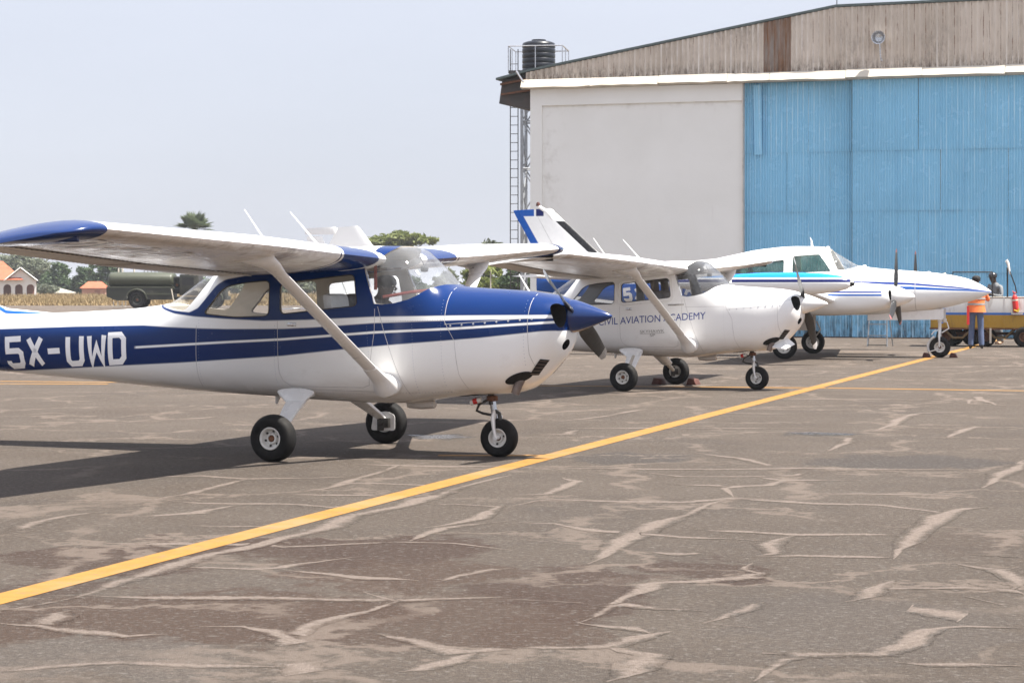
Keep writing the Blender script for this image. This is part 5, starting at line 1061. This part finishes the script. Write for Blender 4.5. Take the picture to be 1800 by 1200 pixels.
for s in (-1, 1):
    LEw = lambda y: (1.35 - .09 * y, 1.10 + .095 * y); TEw = lambda y: (-.75 + .06 * y, 1.06 + .095 * y)
    MB().rings([wing_ring(LEw(y), TEw(y), s * y, .15) for y in np.linspace(.3, 5.5, 12)]).build('wing', ww, root, True, 50)
    mb = MB(); pr = [(2.0, .07), (1.93, .115), (1.74, .165), (1.4, .21), (.9, .235), (.2, .232), (-.5, .195), (-1.2, .13), (-1.9, .04), (-1.98, .004)]
    mb.rings([[(x, s * 5.62 + r_ * math.cos(a), 1.665 + (x - .4) * .004 + r_ * math.sin(a)) for a in [2 * math.pi * i / 32 for i in range(32)]] for x, r_ in pr]); mb.build('tip_tank', tkm, root, True, 60)
    MB().lathe([(.004, 2.09), (.04, 2.07), (.068, 2.0), (.10, 1.93), (.118, 1.90), (.10, 1.88)], (0, s * 5.62, 1.668), 'x', 20).build('landing_light', M['black'], root, True)
    nst = [(-1.4, 1.32, 1.42, .05, 1.38, 2, 2), (0, 1.02, 1.6, .36, 1.35, 2.3, 2.3), (.9, .96, 1.67, .42, 1.33, 2.5, 2.5), (1.5, .985, 1.69, .42, 1.35, 2.5, 2.5), (2.0, 1.04, 1.665, .38, 1.37, 2.4, 2.4), (2.2, 1.09, 1.645, .33, 1.38, 2.3, 2.3), (2.32, 1.15, 1.62, .26, 1.38, 2.1, 2.1), (2.36, 1.2, 1.57, .19, 1.385, 2, 2)]
    nme = body_mesh('n', nst, 0, 48); nrf = body_mesh('n', nst, 0, 48); cuts = []
    for q in (-1, 1):
        mb = MB(); mb.lathe([(.004, -.14), (.8, -.12), (1, .0), (1, .3), (.004, .3)], (0, 0, 0), 'x', 18); mb.v = [(2.27 + a, q * .20 + b * .065, 1.42 + c * .11) for a, b, c in mb.v]; me = bpy.data.meshes.new('c'); me.from_pydata(mb.v, [], mb.f); bm = bmesh.new(); bm.from_mesh(me); bmesh.ops.recalc_face_normals(bm, faces=bm.faces); bm.to_mesh(me); bm.free(); cuts.append(me)
    nb_ = boolean(nme, cuts); paint_body(nb_, nrf, [nm_, M['dark_hole']], lambda c: 1); o = bpy.data.objects.new('engine_nacelle', nb_); COL.objects.link(o); o.parent = root; o.location = (0, s * 1.8, 0)
    hub = (2.44, s * 1.8, 1.385)
    MB().lathe([(r_, 2.365 + h) for r_, h in ((.004, 0), (.232, 0), (.236, .03), (.215, .13), (.17, .25), (.11, .37), (.05, .46), (.004, .49))], (0, s * 1.8, 1.385), 'x', 32).build('spinner', M['white_paint'], root, True, 60)
    for a in ((4, 126, 244) if s < 0 else (2, 122, 242)):
        rd = Vector((0, math.sin(R(a)), math.cos(R(a)))); prop_blade(root, hub, rd, .10, 1.06, .16, 58, 24, M['blade'], M['blade_tip'] if 'blade_tip' in M else M.setdefault('blade_tip', simple('blade_tip', (.34, .13, .13), .4)), .92)
    # main gear
    MB().tube([(.05, s * 1.80, 1.25), (.03, s * 1.80, .62), (.0, s * 1.83, .32)], [.065, .05, .04], 10).build('landing_gear_leg', M['steel_dark'], root, True)
    MB().tube([(-.5, s * 1.75, 1.15), (.02, s * 1.80, .62)], .028, 8).build('drag_brace', M['steel_dark'], root, True)
    MB().tube([(.10, s * 1.84, .78), (.20, s * 1.84, .58), (.06, s * 1.84, .38)], .016, 6).build('torque_link', M['white_dirty'], root)
    MB().box(-.42, .12, s * 1.60 - .012, s * 1.60 + .012, .56, 1.1).build('gear_door', M['white_dirty'], root)
    wheel(root, 'main_wheel', (.0, s * 1.83 + s * .12, .278), .28, .20, s if s < 0 else -1, .50)
    MB().tube([(.2, s * 1.95, 1.05), (.02, s * 1.99, .97), (-.12, s * 2.0, .92)], .05, 10).build('exhaust_pipe', M['exhaust'], root, True)
    # tail
    mb = MB(); mb.rings([[tuple(Vector((a[0], s * a[1], a[2])) + Vector((-x * (a[0] - b[0]), 0, z * (a[0] - b[0])))) for x, z in naca(12, .09, 0, .4)] for a, b in (((-5.0, .15, 1.80), (-6.2, .15, 1.80)), ((-5.5, 2.6, 1.84), (-6.15, 2.6, 1.84)))]); mb.build('stabilizer', ww, root, True, 50)
# nose gear
MB().tube([(3.22, 0, 1.12), (3.20, 0, .80)], .05, 12).build('nose_gear_strut', M['white_paint'], root, True); MB().tube([(3.20, 0, .82), (3.195, 0, .56)], .036, 12).build('nose_gear_piston', M['white_paint'], root, True)
mb = MB()
for s in (-1, 1): mb.tube([(3.195, s * .03, .60), (3.195, s * .115, .50), (3.20, s * .125, .36), (3.20, s * .12, .235)], [.05, .055, .04, .028], 8, flat=.5)
mb.build('nose_gear_fork', M['white_paint'], root, True)
MB().tube([(3.20, 0, .86), (3.36, 0, .80), (3.40, 0, .66), (3.24, 0, .56)], .016, 6).build('torque_link', M['white_paint'], root, True)
MB().tube([(3.20, 0, .62), (3.08, -.05, .60), (3.02, -.05, .52)], .014, 6).build('steering_link', M['white_paint'], root, True)
MB().lathe([(.03, -.05), (.05, -.03), (.05, .03), (.03, .05)], (3.30, 0, .84), 'z', 10).build('taxi_light', M['rim'], root, True)
mb = MB(); mb.tube([(3.20 + .262 * math.cos(a), -.02, .235 + .262 * math.sin(a)) for a in np.linspace(R(118), R(205), 9)], .03, 6, flat=2); mb.tube([(2.97, -.12, .13), (3.19, -.125, .20)], .012, 5); mb.build('mudguard', M['white_paint'], root, True)
wheel(root, 'nose_wheel', (3.20, 0, .236), .236, .15, -1, .46, True)
for s in (-1, 1): MB().prism([(1.60, .965), (1.60, .835), (3.28, .862), (3.31, .90), (3.31, 1.10), (2.4, 1.03)], s * .21 - .012, s * .21 + .012).build('nose_gear_door', M['white_paint'], root)
# fin
def fin3(G, x, y, z):
    te = G.curve(z, [(1.4, -5.75), (1.9, -6.08), (2.6, -6.43), (3.42, -6.90)], 1.4, 3.5); le = G.curve(z, [(1.4, -3.6), (2.0, -4.35), (2.46, -4.85), (3.15, -5.60), (3.44, -5.93)], 1.4, 3.5)
    c = G.mix(G.mr(G.math('SUBTRACT', x, te), .20, .18), WHITE, MBL)
    tp = G.math('SUBTRACT', G.mr(z, 3.275, 3.285), 0); c = G.mix(G.math('MULTIPLY', tp, G.mr(x, -6.36, -6.37)), c, MBL)
    c = G.mix(G.math('MULTIPLY', tp, G.math('MULTIPLY', G.mr(x, -6.32, -6.31), G.mr(x, -6.12, -6.13))), c, NV)
    c = G.mix(G.math('MULTIPLY', G.mr(G.math('SUBTRACT', le, x), .23, .215), G.mr(z, 3.16, 3.15)), c, (.02, .02, .022))
    return G.mix(G.math('MULTIPLY', G.mr(z, G.n and 2.05, 2.0), G.mr(G.math('SUBTRACT', x, G.math('MULTIPLY', z, -.35)), -4.80, -4.85)), c, MBL)
fsec = [((-3.4, 1.85), (-5.85, 1.55)), ((-3.9, 1.98), (-6.10, 1.92)), ((-4.35, 2.05), (-6.2, 2.1)), ((-4.85, 2.46), (-6.37, 2.46)), ((-5.30, 2.87), (-6.60, 2.9)), ((-5.64, 3.18), (-6.78, 3.2)), ((-5.93, 3.44), (-6.89, 3.41)), ((-5.97, 3.46), (-6.85, 3.425))]
M['fin3'] = mat_aircraft('twin_fin_paint', fin3, .25)
MB().rings([[(a[0] - x * (a[0] - b[0]), z * (a[0] - b[0]), a[1] + (b[1] - a[1]) * x) for x, z in naca(14, .06, 0, .4)] for a, b in fsec]).build('tail_fin', M['fin3'], root, True, 50)
for s in (-1, 1): MB().tube([(-5.35, s * .046, 1.9), (-5.9, s * .04, 2.6), (-6.28, s * .025, 3.28)], .006, 4).build('rudder_gap', M['seam'], root)
MB().tube([(-6.25, 0, 3.50), (-6.05, 0, 3.38), (-5.92, 0, 3.22), (-5.86, 0, 3.12)], [.045, .055, .05, .01], 10).build('beacon_fairing', M['white_paint'], root, True)
MB().lathe([(.004, 0), (.05, 0), (.05, .05), (.03, .09), (.004, .10)], (-6.27, 0, 3.52), 'z', 12).build('beacon', M['chock'] if 'chock' in M else M['red'], root, True)
MB().tube([(.30, 0, 2.50), (.28, 0, 2.66), (.25, 0, 2.74)], [.03, .02, .006], 8, flat=.5).build('roof_antenna', M['white_paint'], root, True)
for x, z in ((.66, 2.50), (1.50, 2.07), (2.95, 1.92)): MB().lathe([(.004, .03), (.04, .02), (.05, 0), (.05, -.05), (.004, -.06)], (x, 0, z), 'z', 12).build('fairing_bump', M['white_paint'], root, True)
MB().tube([(.3, 0, 1.0), (.3, 0, .88)], [.02, .01], 6).build('belly_antenna', M['white_paint'], root)
MB().tube([(2.62, .45, .98), (2.62, .45, .90)], [.03, .012], 6).build('red_pitot_cover', M['red'], root)
L3 = lambda u, v: locp(P3, PSI3, u, v, -.45)
sp3 = [(L3(a, 510)[0], L3(b, 510)[0]) for a, b in ((1093, 1109), (1113, 1130), (1135, 1148), (1153, 1176), (1182, 1201), (1204, 1222))]
q0, q1 = L3(1093, 531), L3(1176, 523.5); bs = lambda x: q0[1] + (q1[1] - q0[1]) * (x - q0[0]) / (q1[0] - q0[0])
letters(conform(block_letters('5X-UNA', sp3, bs, lambda x: bs(x) + .33, .075), rb3, -1, .004, .04, .1), M['letter_white'], root)
q0, q1 = L3(1192, 494.5), L3(1214, 493); conform(text_mb('CESSNA', q0[0], q0[1], .055, q1[0] - q0[0]), rb3, -1, .004, .2, .3).build('maker_lettering', M['letter_grey'], root)
chock(P3, PSI3, 2.90, 0, 'dark red chock behind the nose wheel of the twin-engine aircraft', 'wheel chocks'); chock(P3, PSI3, 3.50, 0, 'dark red chock ahead of the nose wheel of the twin-engine aircraft', 'wheel chocks')

# ------------------------------------------------------------------ step ladder under the twin
def gp(u, y): return g(u, y)
a = g(1542, 609); lad = empty('step_ladder', a, -AL, 'grey metal step ladder standing behind the nose gear doors of the twin', 'ladder')
M['alu'] = simple('alu', (.30, .31, .32), .4, metal=.6, var=.15)
for s in (-1, 1):
    MB().tube([(s * .26, 0, 0), (s * .22, .22, 1.25)], .018, 6).build('front_rail', M['alu'], lad, True); MB().tube([(s * .33, .58, 0), (s * .23, .25, 1.25)], .016, 6).build('back_rail', M['alu'], lad, True)
for i in range(4): MB().box(-.25 + i * .008, .25 - i * .008, i * .055 + .02, i * .055 + .11, .28 + i * .30, .305 + i * .30).build('step', M['alu'], lad)
MB().tube([(-.26, 0, .04), (.26, 0, .04)], .016, 6).build('foot_bar', M['steel_dark'], lad)
MB().box(-.24, .24, .17, .32, 1.24, 1.27).build('top_step', M['alu'], lad)

# ------------------------------------------------------------------ ground service cart
cz = g(1633, 609); cx0 = (1633 - 900) * 59.0 / F_PX
cart = empty('service_cart', (cx0, 58.9, 0), -R(15), 'long white, blue and mustard ground service trailer on rubber wheels before the hangar doors', 'trailer')
def mat_cart():
    m, n, l, b = nt('cart_paint'); G = NG(m.node_tree); v = G.coord(); X = G.xyz(v)
    c = G.mix(G.mr(X[2], .845, .85), (.42, .25, .03), (.025, .15, .50)); c = G.mix(G.mr(X[2], .905, .91), c, (.64, .64, .62))
    c = G.mix(G.mr(G.noise(v, 3, 6, .75, .4, (1, 1, .35)), .52, .72, 0, .75), c, (.13, .075, .035)); c = G.mix(G.mr(G.noise(v, 9, 4, .7), .6, .75, 0, .5), c, (.45, .36, .2))
    l.new(c, b.inputs['Base Color']); b.inputs['Roughness'].default_value = .55; return m
M['cart'] = mat_cart()
CL = 3.4
MB().box(.02, CL, -.0, 1.5, .50, 1.30).build('body', M['cart'], cart, bevel=.02)
for x in (.95, 1.35, 1.93, 2.52, 3.0): MB().box(x - .018, x + .018, -.022, -.002, .50, 1.31).build('body_rib', M['cart'], cart)
MB().box(.0, CL, -.02, 1.52, 1.30, 1.325).build('top_rim', M['trim'], cart); MB().box(.0, CL, -.03, 1.5, .46, .50).build('chassis_rail', M['rust'], cart)
for x in (.35, 1.45): 
    for s in (0, 1.3): MB().tube([(x, s + .1, .48), (x + .25, s + .1, .24), (x + .5, s + .1, .24), (x + .75, s + .1, .48)], .035, 6).build('axle_brace', M['cart_brown'] if 'cart_brown' in M else M.setdefault('cart_brown', simple('cart_brown', (.16, .11, .05), .7)), cart)
MB().box(.3, 3.2, .7, .8, .30, .38).build('chassis_beam', M['rust'], cart)
for x, y in ((.42, .30), (1.02, 1.3), (1.45, .30), (2.45, .02), (2.55, 1.3), (.55, 1.3)): wheel(cart, 'wheel', (x, y, .268), .27, .19, -1, .42, False, 'rust')
MB().box(1.56, 1.61, -.05, -.02, .10, .50).build('tow_post', M['trim'], cart)
MB().tube([(.33, -.04, .62), (.33, -.05, 1.12)], .028, 6).build('blue_hose', M['cart_blue'] if 'cart_blue' in M else M.setdefault('cart_blue', simple('cart_blue', (.02, .14, .5), .5)), cart, True)
rl = MB(); rl.tube([(.60, .05, 1.32), (.60, .05, 1.98), (1.63, .05, 1.98), (1.63, .05, 1.32)], .022, 6); rl.build('rail', M['black'], cart, True)
MB().tube([(2.02, .05, 1.32), (2.02, .05, 2.10)], .025, 6).build('hose_post', M['black'], cart, True)
MB().tube([(2.0, .03, 2.22), (2.05, 0, 2.08), (2.22, 0, 1.62), (2.26, 0, 1.42)], .018, 6).build('hose', M['black'], cart, True)
MB().tube([(1.98, .02, 2.24), (2.0, .02, 2.28), (2.03, .02, 2.22), (2.09, .0, 1.92)], [.03, .045, .04, .02], 8).build('nozzle', M['rim'], cart, True)
for i in range(3): MB().tube([(-.18 + .25 * math.cos(t) + i * .03, .35 + i * .05, 1.62 + .32 * math.sin(t)) for t in np.linspace(-.4, 3.3, 14)], .028, 6).build('hose_coil', M['rim'], cart, True)
MB().tube([(.32, .3, 1.3), (.32, .3, 1.92), (.40, .3, 1.92)], .05, 8).build('filter_can', M['trim'], cart, True)
MB().box(.12, .36, -.006, .0, 1.03, 1.17).build('worn_decal', simple('worn_decal', (.5, .38, .34), .6), cart)
mb = MB(); mb.box(2.12, 2.42, -.10, -.03, .86, .90); mb.box(2.12, 2.15, -.10, -.03, .86, 1.28); mb.build('extinguisher_bracket', M['rim'], cart)
rz15 = Matrix.Rotation(-R(15), 3, 'Z')
ex = empty('fire_extinguisher', cart.location + rz15 @ Vector((2.26, -.10, .92)), -R(15), 'red fire extinguisher strapped to the right part of the service trailer', 'fire extinguisher')
def ti(z, k=0): return (-.06 + .10 * (.5 - z), k, z)
MB().tube([ti(.0), ti(.03), ti(.38), ti(.44), ti(.47)], [.05, .075, .075, .05, .02], 14).build('cylinder', M['red'], ex, True); MB().tube([ti(.47), (-.1, 0, .55), (-.02, 0, .50)], .022, 6).build('valve_handle', M['red'], ex, True)
MB().tube([ti(.30), ti(.34)], .0765, 14).build('label_band', M['trim'], ex, True); MB().tube([(-.06, -.05, .06), (.04, -.08, .02), (.06, -.07, .10)], .028, 6).build('yellow_tag', simple('yellow_tag', (.6, .42, .03), .6), ex, True)

# ------------------------------------------------------------------ fuel tanker far behind
TZ2 = 152.0; k = TZ2 / F_PX
M['olive'] = simple('olive', (.016, .018, .012), .5, var=.15, scale=1.2, dirt=(.13, .12, .09), dirt_amt=.5); M['olive_top'] = simple('olive_top', (.055, .060, .038), .5, var=.1, scale=1)
M['olive_dark'] = simple('olive_dark', (.022, .026, .02), .6, var=.2)
fz = CH - 40.5 * k
trk = empty('fuel_tanker', ((187 - 900) * k, TZ2, 0), 0, 'dark olive green military fuel tanker truck parked at the grass edge', 'truck')
ell = [(math.cos(2 * math.pi * i / 28), math.sin(2 * math.pi * i / 28)) for i in range(28)]
MB().rings([[(x, .15 + 1.15 + 1.08 * s_ * math.copysign(abs(c) ** .8, c), 1.98 + .53 * s_ * math.copysign(abs(q) ** .8, q)) for c, q in ell] for x, s_ in ((.04, .80), (.12, .95), (.3, 1), (4.3, 1), (4.45, .95), (4.52, .8))]).build('tank', M['olive_top'], trk, True, 60)
MB().box(-.02, 4.55, .1, 2.5, 1.42, 1.52).build('catwalk', M['olive_top'], trk)
MB().prism([(-.02, 1.42), (-.02, .82), (.70, .55), (1.35, .55), (1.55, 1.1), (2.0, 1.28), (2.5, 1.1), (2.75, .62), (4.5, .62), (4.5, 1.42)], .12, 2.45).build('body', M['olive'], trk)
MB().tube([(1.45 + .0, .1, .75)] + [(2.05 + .72 * math.cos(a), .1, .62 + .72 * math.sin(a)) for a in np.linspace(math.pi * .92, .1, 9)], .05, 6).build('mudguard', M['olive_top'], trk, True)
for x in (.62, .9, 1.7): MB().tube([(x, 1.2, 2.45), (x, 1.2, 2.78)], .06, 6).build('vent_pipe', M['trim'], trk)
for i in range(8): MB().tube([(2.4 + i * .25, 1.2, 2.45), (2.4 + i * .25, 1.2, 2.62)], .03, 5).build('catwalk_post', M['olive_top'], trk)
MB().box(2.7, 4.5, .05, .12, .95, 1.05).build('side_rail', M['olive_top'], trk)
MB().tube([(4.45, .05, 1.35), (4.62, .05, .5)], .04, 6).build('ladder_rail', M['trim'], trk)
for y in (.3, 2.2): wheel(trk, 'rear_wheel', (2.08, y, .60), .605, .36, -1, .5, False, 'olive_dark'); wheel(trk, 'front_wheel', (7.2, y, .60), .605, .36, -1, .5, False, 'olive_dark')
sw = wheel(trk, 'spare_wheel', (4.75, .75, 1.62), .60, .30, -1, .5, False, 'olive_dark')
MB().box(5.0, 6.3, .1, 2.4, .9, 2.35).build('cab', M['olive'], trk, bevel=.06); MB().prism([(6.3, .8), (6.3, 1.75), (7.9, 1.6), (8.1, 1.4), (8.1, .8)], .35, 2.15).build('bonnet', M['olive'], trk, bevel=.04)
MB().box(5.2, 6.0, .085, .1, 1.6, 2.15).build('side_window', M['black'], trk); MB().box(6.302, 6.31, .25, 2.25, 1.78, 2.25).build('windscreen', M['black'], trk)
MB().tube([(7.2 + .75 * math.cos(a), .2, .62 + .75 * math.sin(a)) for a in np.linspace(math.pi, 0, 9)], .07, 6).build('mudguard', M['olive_top'], trk, True)
MB().box(.3, 8.0, .6, 1.9, .6, .8).build('chassis', M['olive_dark'], trk); MB().box(8.1, 8.25, .2, 2.3, .6, .85).build('bumper', M['olive'], trk)
st = MB(); 
for x in (.45, .75, 1.05, 1.3): st.tube([(x, .2, .12), (x, .2, .5)], .035, 5)
st.tube([(.4, .2, .15), (1.35, .2, .15)], .04, 5); st.build('rear_step', M['trim'], trk)

# ------------------------------------------------------------------ people
M['skin'] = simple('skin', (.045, .026, .018), .5, var=.1); M['hivis'] = simple('hivis', (.85, .20, .05), .7, var=.08, scale=8); M['trouser'] = simple('trouser', (.085, .115, .20), .85, var=.15, scale=5, bump=.3, bscale=12)
M['grey_cloth'] = simple('grey_cloth', (.17, .175, .18), .8, var=.2, scale=6, bump=.3, bscale=10); M['shoe'] = simple('shoe', (.02, .018, .016), .6); M['tan_shoe'] = simple('tan_shoe', (.45, .30, .20), .7); M['cap'] = simple('cap', (.02, .02, .024), .28, coat=.6); M['hair'] = simple('hair', (.012, .011, .011), .8); M['reflective'] = simple('reflective', (.30, .29, .27), .4)
def skin_mesh(name, verts, edges, radii, mats, parent, root_i=0, lvl=2, matfn=None):
    me = bpy.data.meshes.new(name); me.from_pydata([tuple(v) for v in verts], edges, []); o = bpy.data.objects.new(name, me); COL.objects.link(o)
    o.modifiers.new('s', 'SKIN').use_smooth_shade = True; sub = o.modifiers.new('u', 'SUBSURF'); sub.levels = lvl; sub.render_levels = lvl
    if not me.skin_vertices: me.attributes.new('skin_vertex', 'FLOAT', 'POINT') if False else None
    sk = me.skin_vertices[0].data
    for i, r_ in enumerate(radii): sk[i].radius = r_ if isinstance(r_, tuple) else (r_, r_); sk[i].use_root = (i == root_i)
    dg = bpy.context.evaluated_depsgraph_get(); r_ = bpy.data.meshes.new_from_object(o.evaluated_get(dg)); bpy.data.objects.remove(o)
    r_.materials.clear(); r_.name = name
    for m in mats: r_.materials.append(m)
    for p in r_.polygons: p.use_smooth = True; p.material_index = matfn(p.center) if matfn else 0
    q = bpy.data.objects.new(name, r_); COL.objects.link(q); q.parent = parent; return q
def person(name_label, loc, rz, H, pose, colours, extras):
    """pose: dict of joints in metres for a 1.80 m body; faces +x"""
    root = empty('person', loc, rz, name_label, 'person'); k = H / 1.8; J = pose; V = []; E = []; Rr = []
    def add(p, r_, par=None):
        V.append(Vector(p) * k); Rr.append(tuple(q * k for q in r_) if isinstance(r_, tuple) else r_ * k); i = len(V) - 1
        if par is not None: E.append((par, i))
        return i
    pel = add((0, 0, .97), (.15, .115)); wst = add(J.get('waist', (.0, 0, 1.12)), (.135, .105), pel); ch = add(J.get('chest', (.01, 0, 1.33)), (.165, .12), wst); up = add(J.get('upper', (.0, 0, 1.46)), (.13, .09), ch); nk = add(J.get('neck', (.01, 0, 1.55)), .056, up); h0 = add(J.get('head0', (.025, 0, 1.63)), (.078, .085), nk); h1 = add(J.get('head1', (.03, 0, 1.71)), (.082, .098), h0); add(J.get('head2', (.025, 0, 1.765)), (.055, .07), h1)
    for s, sd in ((1, 'l'), (-1, 'r')):
        sh = add((J.get('upper', (0, 0, 1.46))[0], s * .19, 1.44), .062, up); el = add(J['elbow_' + sd], .045, sh); wr = add(J['wrist_' + sd], .030, el); d = (Vector(J['wrist_' + sd]) - Vector(J['elbow_' + sd])).normalized(); w0 = Vector(J['wrist_' + sd]); pm = add(w0 + d * .06, (.036, .02), wr)
        sdv = d.orthogonal().normalized(); t2 = d.cross(sdv)
        for j, (o_, L_) in enumerate(((-.027, .068), (-.009, .078), (.009, .074), (.027, .058))):
            f0 = add(w0 + d * .095 + sdv * o_, .0085, pm); add(w0 + d * (.095 + L_ * .85) + sdv * o_ * 1.1 + t2 * .025, .007, f0)
        t0 = add(w0 + d * .045 - sdv * .038, .010, pm); add(w0 + d * .085 - sdv * .055 + t2 * .01, .008, t0)
        hp = add(J.get('hip', (0, 0, .90)) if False else (J.get('hipx', 0), s * .095, J.get('hipz', .90)), (.098, .095), pel); kn = add(J['knee_' + sd], (.080, .078), hp); an = add(J['ankle_' + sd], (.070, .075), kn); A = Vector(J['ankle_' + sd]); hl = add((A.x - .03, A.y, A.z - .045), .04, an); add((A.x + .15, A.y + s * .02, A.z - .055), (.042, .03), hl)
    cl = colours
    def mf(c):
        c = c / k
        if c.z > 1.545: return 0
        for sd in 'lr':
            if (c - Vector(J['wrist_' + sd])).length < .16 and (c - Vector(J['elbow_' + sd])).length > .22: return 0
        if c.z < min(J['ankle_l'][2], J['ankle_r'][2]) - .005: return 3
        return 2 if c.z < .98 and abs(c.y) < .24 and abs(c.x) < .35 and not any((c - Vector(J['elbow_' + q])).length < .1 for q in 'lr') else 1
    skin_mesh('body', V, E, Rr, [M['skin'], cl[0], cl[1], cl[2]], root, 0, 2, mf); S = lambda *p: Vector(p) * k
    hc = Vector(J.get('head1', (.03, 0, 1.71))); mb = MB()
    # face: nose, ears, eyes, mouth
    yaw = J.get('yaw', 0); rot = Matrix.Rotation(yaw, 3, 'Z'); hp_ = lambda x, y, z: tuple((hc + rot @ Vector((x, y, z))) * k)
    mb.tube([hp_(.085, 0, .0), hp_(.108, 0, -.03), hp_(.09, 0, -.045)], [.008 * k, .015 * k, .012 * k], 6); mb.build('nose', M['skin'], root, True)
    for s in (-1, 1):
        MB().tube([hp_(-.0, s * .082, .01), hp_(-.005, s * .094, -.005), hp_(0, s * .084, -.03)], .012 * k, 6).build('ear', M['skin'], root, True); MB().tube([hp_(.082, s * .030, .005), hp_(.088, s * .030, .005)], .011 * k, 8).build('eye', M['trim'], root, True)
    MB().tube([hp_(.086, -.022, -.068), hp_(.092, 0, -.066), hp_(.086, .022, -.068)], .007 * k, 5).build('mouth', M['chock'], root, True)
    mb = MB(); rr = []
    for z, r_ in ((-.02, .104), (.02, .116), (.06, .112), (.095, .085), (.112, .03)): rr.append([tuple((hc + rot @ Vector((-.010 + r_ * math.cos(a) * (1.0 if math.cos(a) < .3 or z > .0 else .78), r_ * .92 * math.sin(a), z))) * k) for a in [2 * math.pi * i / 20 for i in range(20)]])
    mb.rings(rr); mb.build('cap' if 'cap' in extras else 'hair', M['cap'] if 'cap' in extras else M['hair'], root, True, 60)
    if 'peak' in extras: MB().prism([tuple(q) for q in []] or [(.06, .012), (.15, -.005), (.15, -.012), (.06, .0)], -.06, .06).build('cap_peak', M['cap'], root).location = tuple(hc * k)
    if 'hood' in extras:
        rr = []
        for z, r_, x in ((-.26, .15, -.05), (-.19, .125, -.03), (-.12, .12, -.015), (-.05, .122, -.02), (.02, .122, -.02)): rr.append([tuple((hc + rot @ Vector((x + r_ * math.cos(a) * (1 if math.cos(a) < 0 or z < -.09 else .62), r_ * math.sin(a), z))) * k) for a in [2 * math.pi * i / 20 for i in range(20)]])
        MB().rings(rr, cap=False).build('scarf', M['hair'], root, True, 60)
    if 'vest' in extras:
        rr = []
        for z, a_, b_, x in ((.90, .165, .235, 0), (1.0, .15, .215, 0), (1.13, .145, .205, 0), (1.30, .16, .225, .005), (1.42, .14, .225, .0), (1.50, .10, .16, 0), (1.535, .07, .09, .0)):
            rr.append([(k * (x + J.get('upper', (0, 0, 0))[0] * max(0, (z - 1.0) / .46) + a_ * math.cos(t)), k * b_ * math.sin(t), k * z) for t in [2 * math.pi * i / 28 for i in range(28)]])
        vo = MB().rings(rr, cap=False).build('vest', M['hivis'], root, True, 70)
        for z, a_, b_ in ((1.08, .150, .212), (1.22, .156, .220)): MB().rings([[(k * ((a_ + .004) * math.cos(t) + J.get('upper', (0, 0, 0))[0] * max(0, (z + q - 1.0) / .46)), k * (b_ + .004) * math.sin(t), k * (z + q)) for t in [2 * math.pi * i / 28 for i in range(28)]] for q in (0, .045)], cap=False).build('reflective_band', M['reflective'], vo, True)
    return root
q = ac1.location + Matrix.Rotation(-PSI1, 3, 'Z') @ Vector((.22, .26, .06))
person('pilot in dark shirt sitting in the far front seat of the nearest blue striped aircraft', q, -PSI1, 1.74,
       dict(waist=(.06, 0, 1.12), chest=(.12, 0, 1.30), upper=(.17, 0, 1.42), neck=(.20, 0, 1.51), head0=(.235, 0, 1.57), head1=(.25, 0, 1.63), head2=(.245, 0, 1.68), hipx=.03, hipz=.95, elbow_l=(.32, .24, 1.20), wrist_l=(.52, .12, 1.28), elbow_r=(.32, -.24, 1.20), wrist_r=(.52, -.12, 1.28), knee_l=(.46, .13, 1.06), ankle_l=(.70, .13, .86), knee_r=(.46, -.13, 1.06), ankle_r=(.70, -.13, .86)), (M['seat_dark'], M['seat_dark'], M['shoe']), ())
c1 = g(1716, 612.5)
person('person in orange reflective vest and blue trousers, bending over the trailer beside the twin nose', c1, R(78), 1.87,
       dict(upper=(.05, 0, 1.46), chest=(.03, 0, 1.32), neck=(.09, 0, 1.56), head0=(.12, 0, 1.63), head1=(.14, 0, 1.70), head2=(.15, 0, 1.755), elbow_l=(.12, .30, 1.20), wrist_l=(.34, .26, 1.22), elbow_r=(.12, -.30, 1.20), wrist_r=(.34, -.24, 1.22), knee_l=(.03, .11, .50), ankle_l=(-.02, .13, .09), knee_r=(.02, -.11, .50), ankle_r=(-.04, -.13, .09)), (M['hivis'], M['trouser'], M['shoe']), ('vest',))
MB().prism([(-.035, .62), (.035, .62), (.03, 1.08), (-.03, 1.10)], -.01, .01).build('red_flag', M['red']).location = (c1.x - .24, c1.y - .15, 0)
tag(bpy.data.objects['red_flag'], 'long red cloth streamer hanging at the hip of the person in the orange vest', 'streamer')
c2 = Vector(((1752 - 900) * 61.2 / F_PX, 61.2, 0))
person('person in grey overalls and shiny black cap standing on the far side of the trailer', c2, R(180 + 35), 1.98,
       dict(upper=(.05, 0, 1.45), neck=(.09, 0, 1.545), head0=(.13, 0, 1.62), head1=(.15, 0, 1.695), head2=(.145, 0, 1.75), elbow_l=(.12, .28, 1.20), wrist_l=(.33, .18, 1.24), elbow_r=(.12, -.28, 1.20), wrist_r=(.33, -.16, 1.24), knee_l=(.05, .11, .50), ankle_l=(-.02, .14, .09), knee_r=(-.05, -.11, .50), ankle_r=(-.25, -.13, .09)), (M['grey_cloth'], M['grey_cloth'], M['tan_shoe']), ('cap', 'peak'))

hz_m = bpy.data.materials.new('haze'); hz_m.use_nodes = True; hn = hz_m.node_tree.nodes; hn.remove(hn['Principled BSDF']); pv = hn.new('ShaderNodeVolumePrincipled'); pv.inputs['Color'].default_value = (.86, .89, .95, 1); pv.inputs['Density'].default_value = .00024; pv.inputs['Anisotropy'].default_value = .2
hz_m.node_tree.links.new(pv.outputs[0], hn['Material Output'].inputs['Volume'])
hb = MB().box(-3100, 3100, -80, 5600, -1.1, 14.0).build('haze', hz_m); tag(hb, None, None, None, 'stuff')
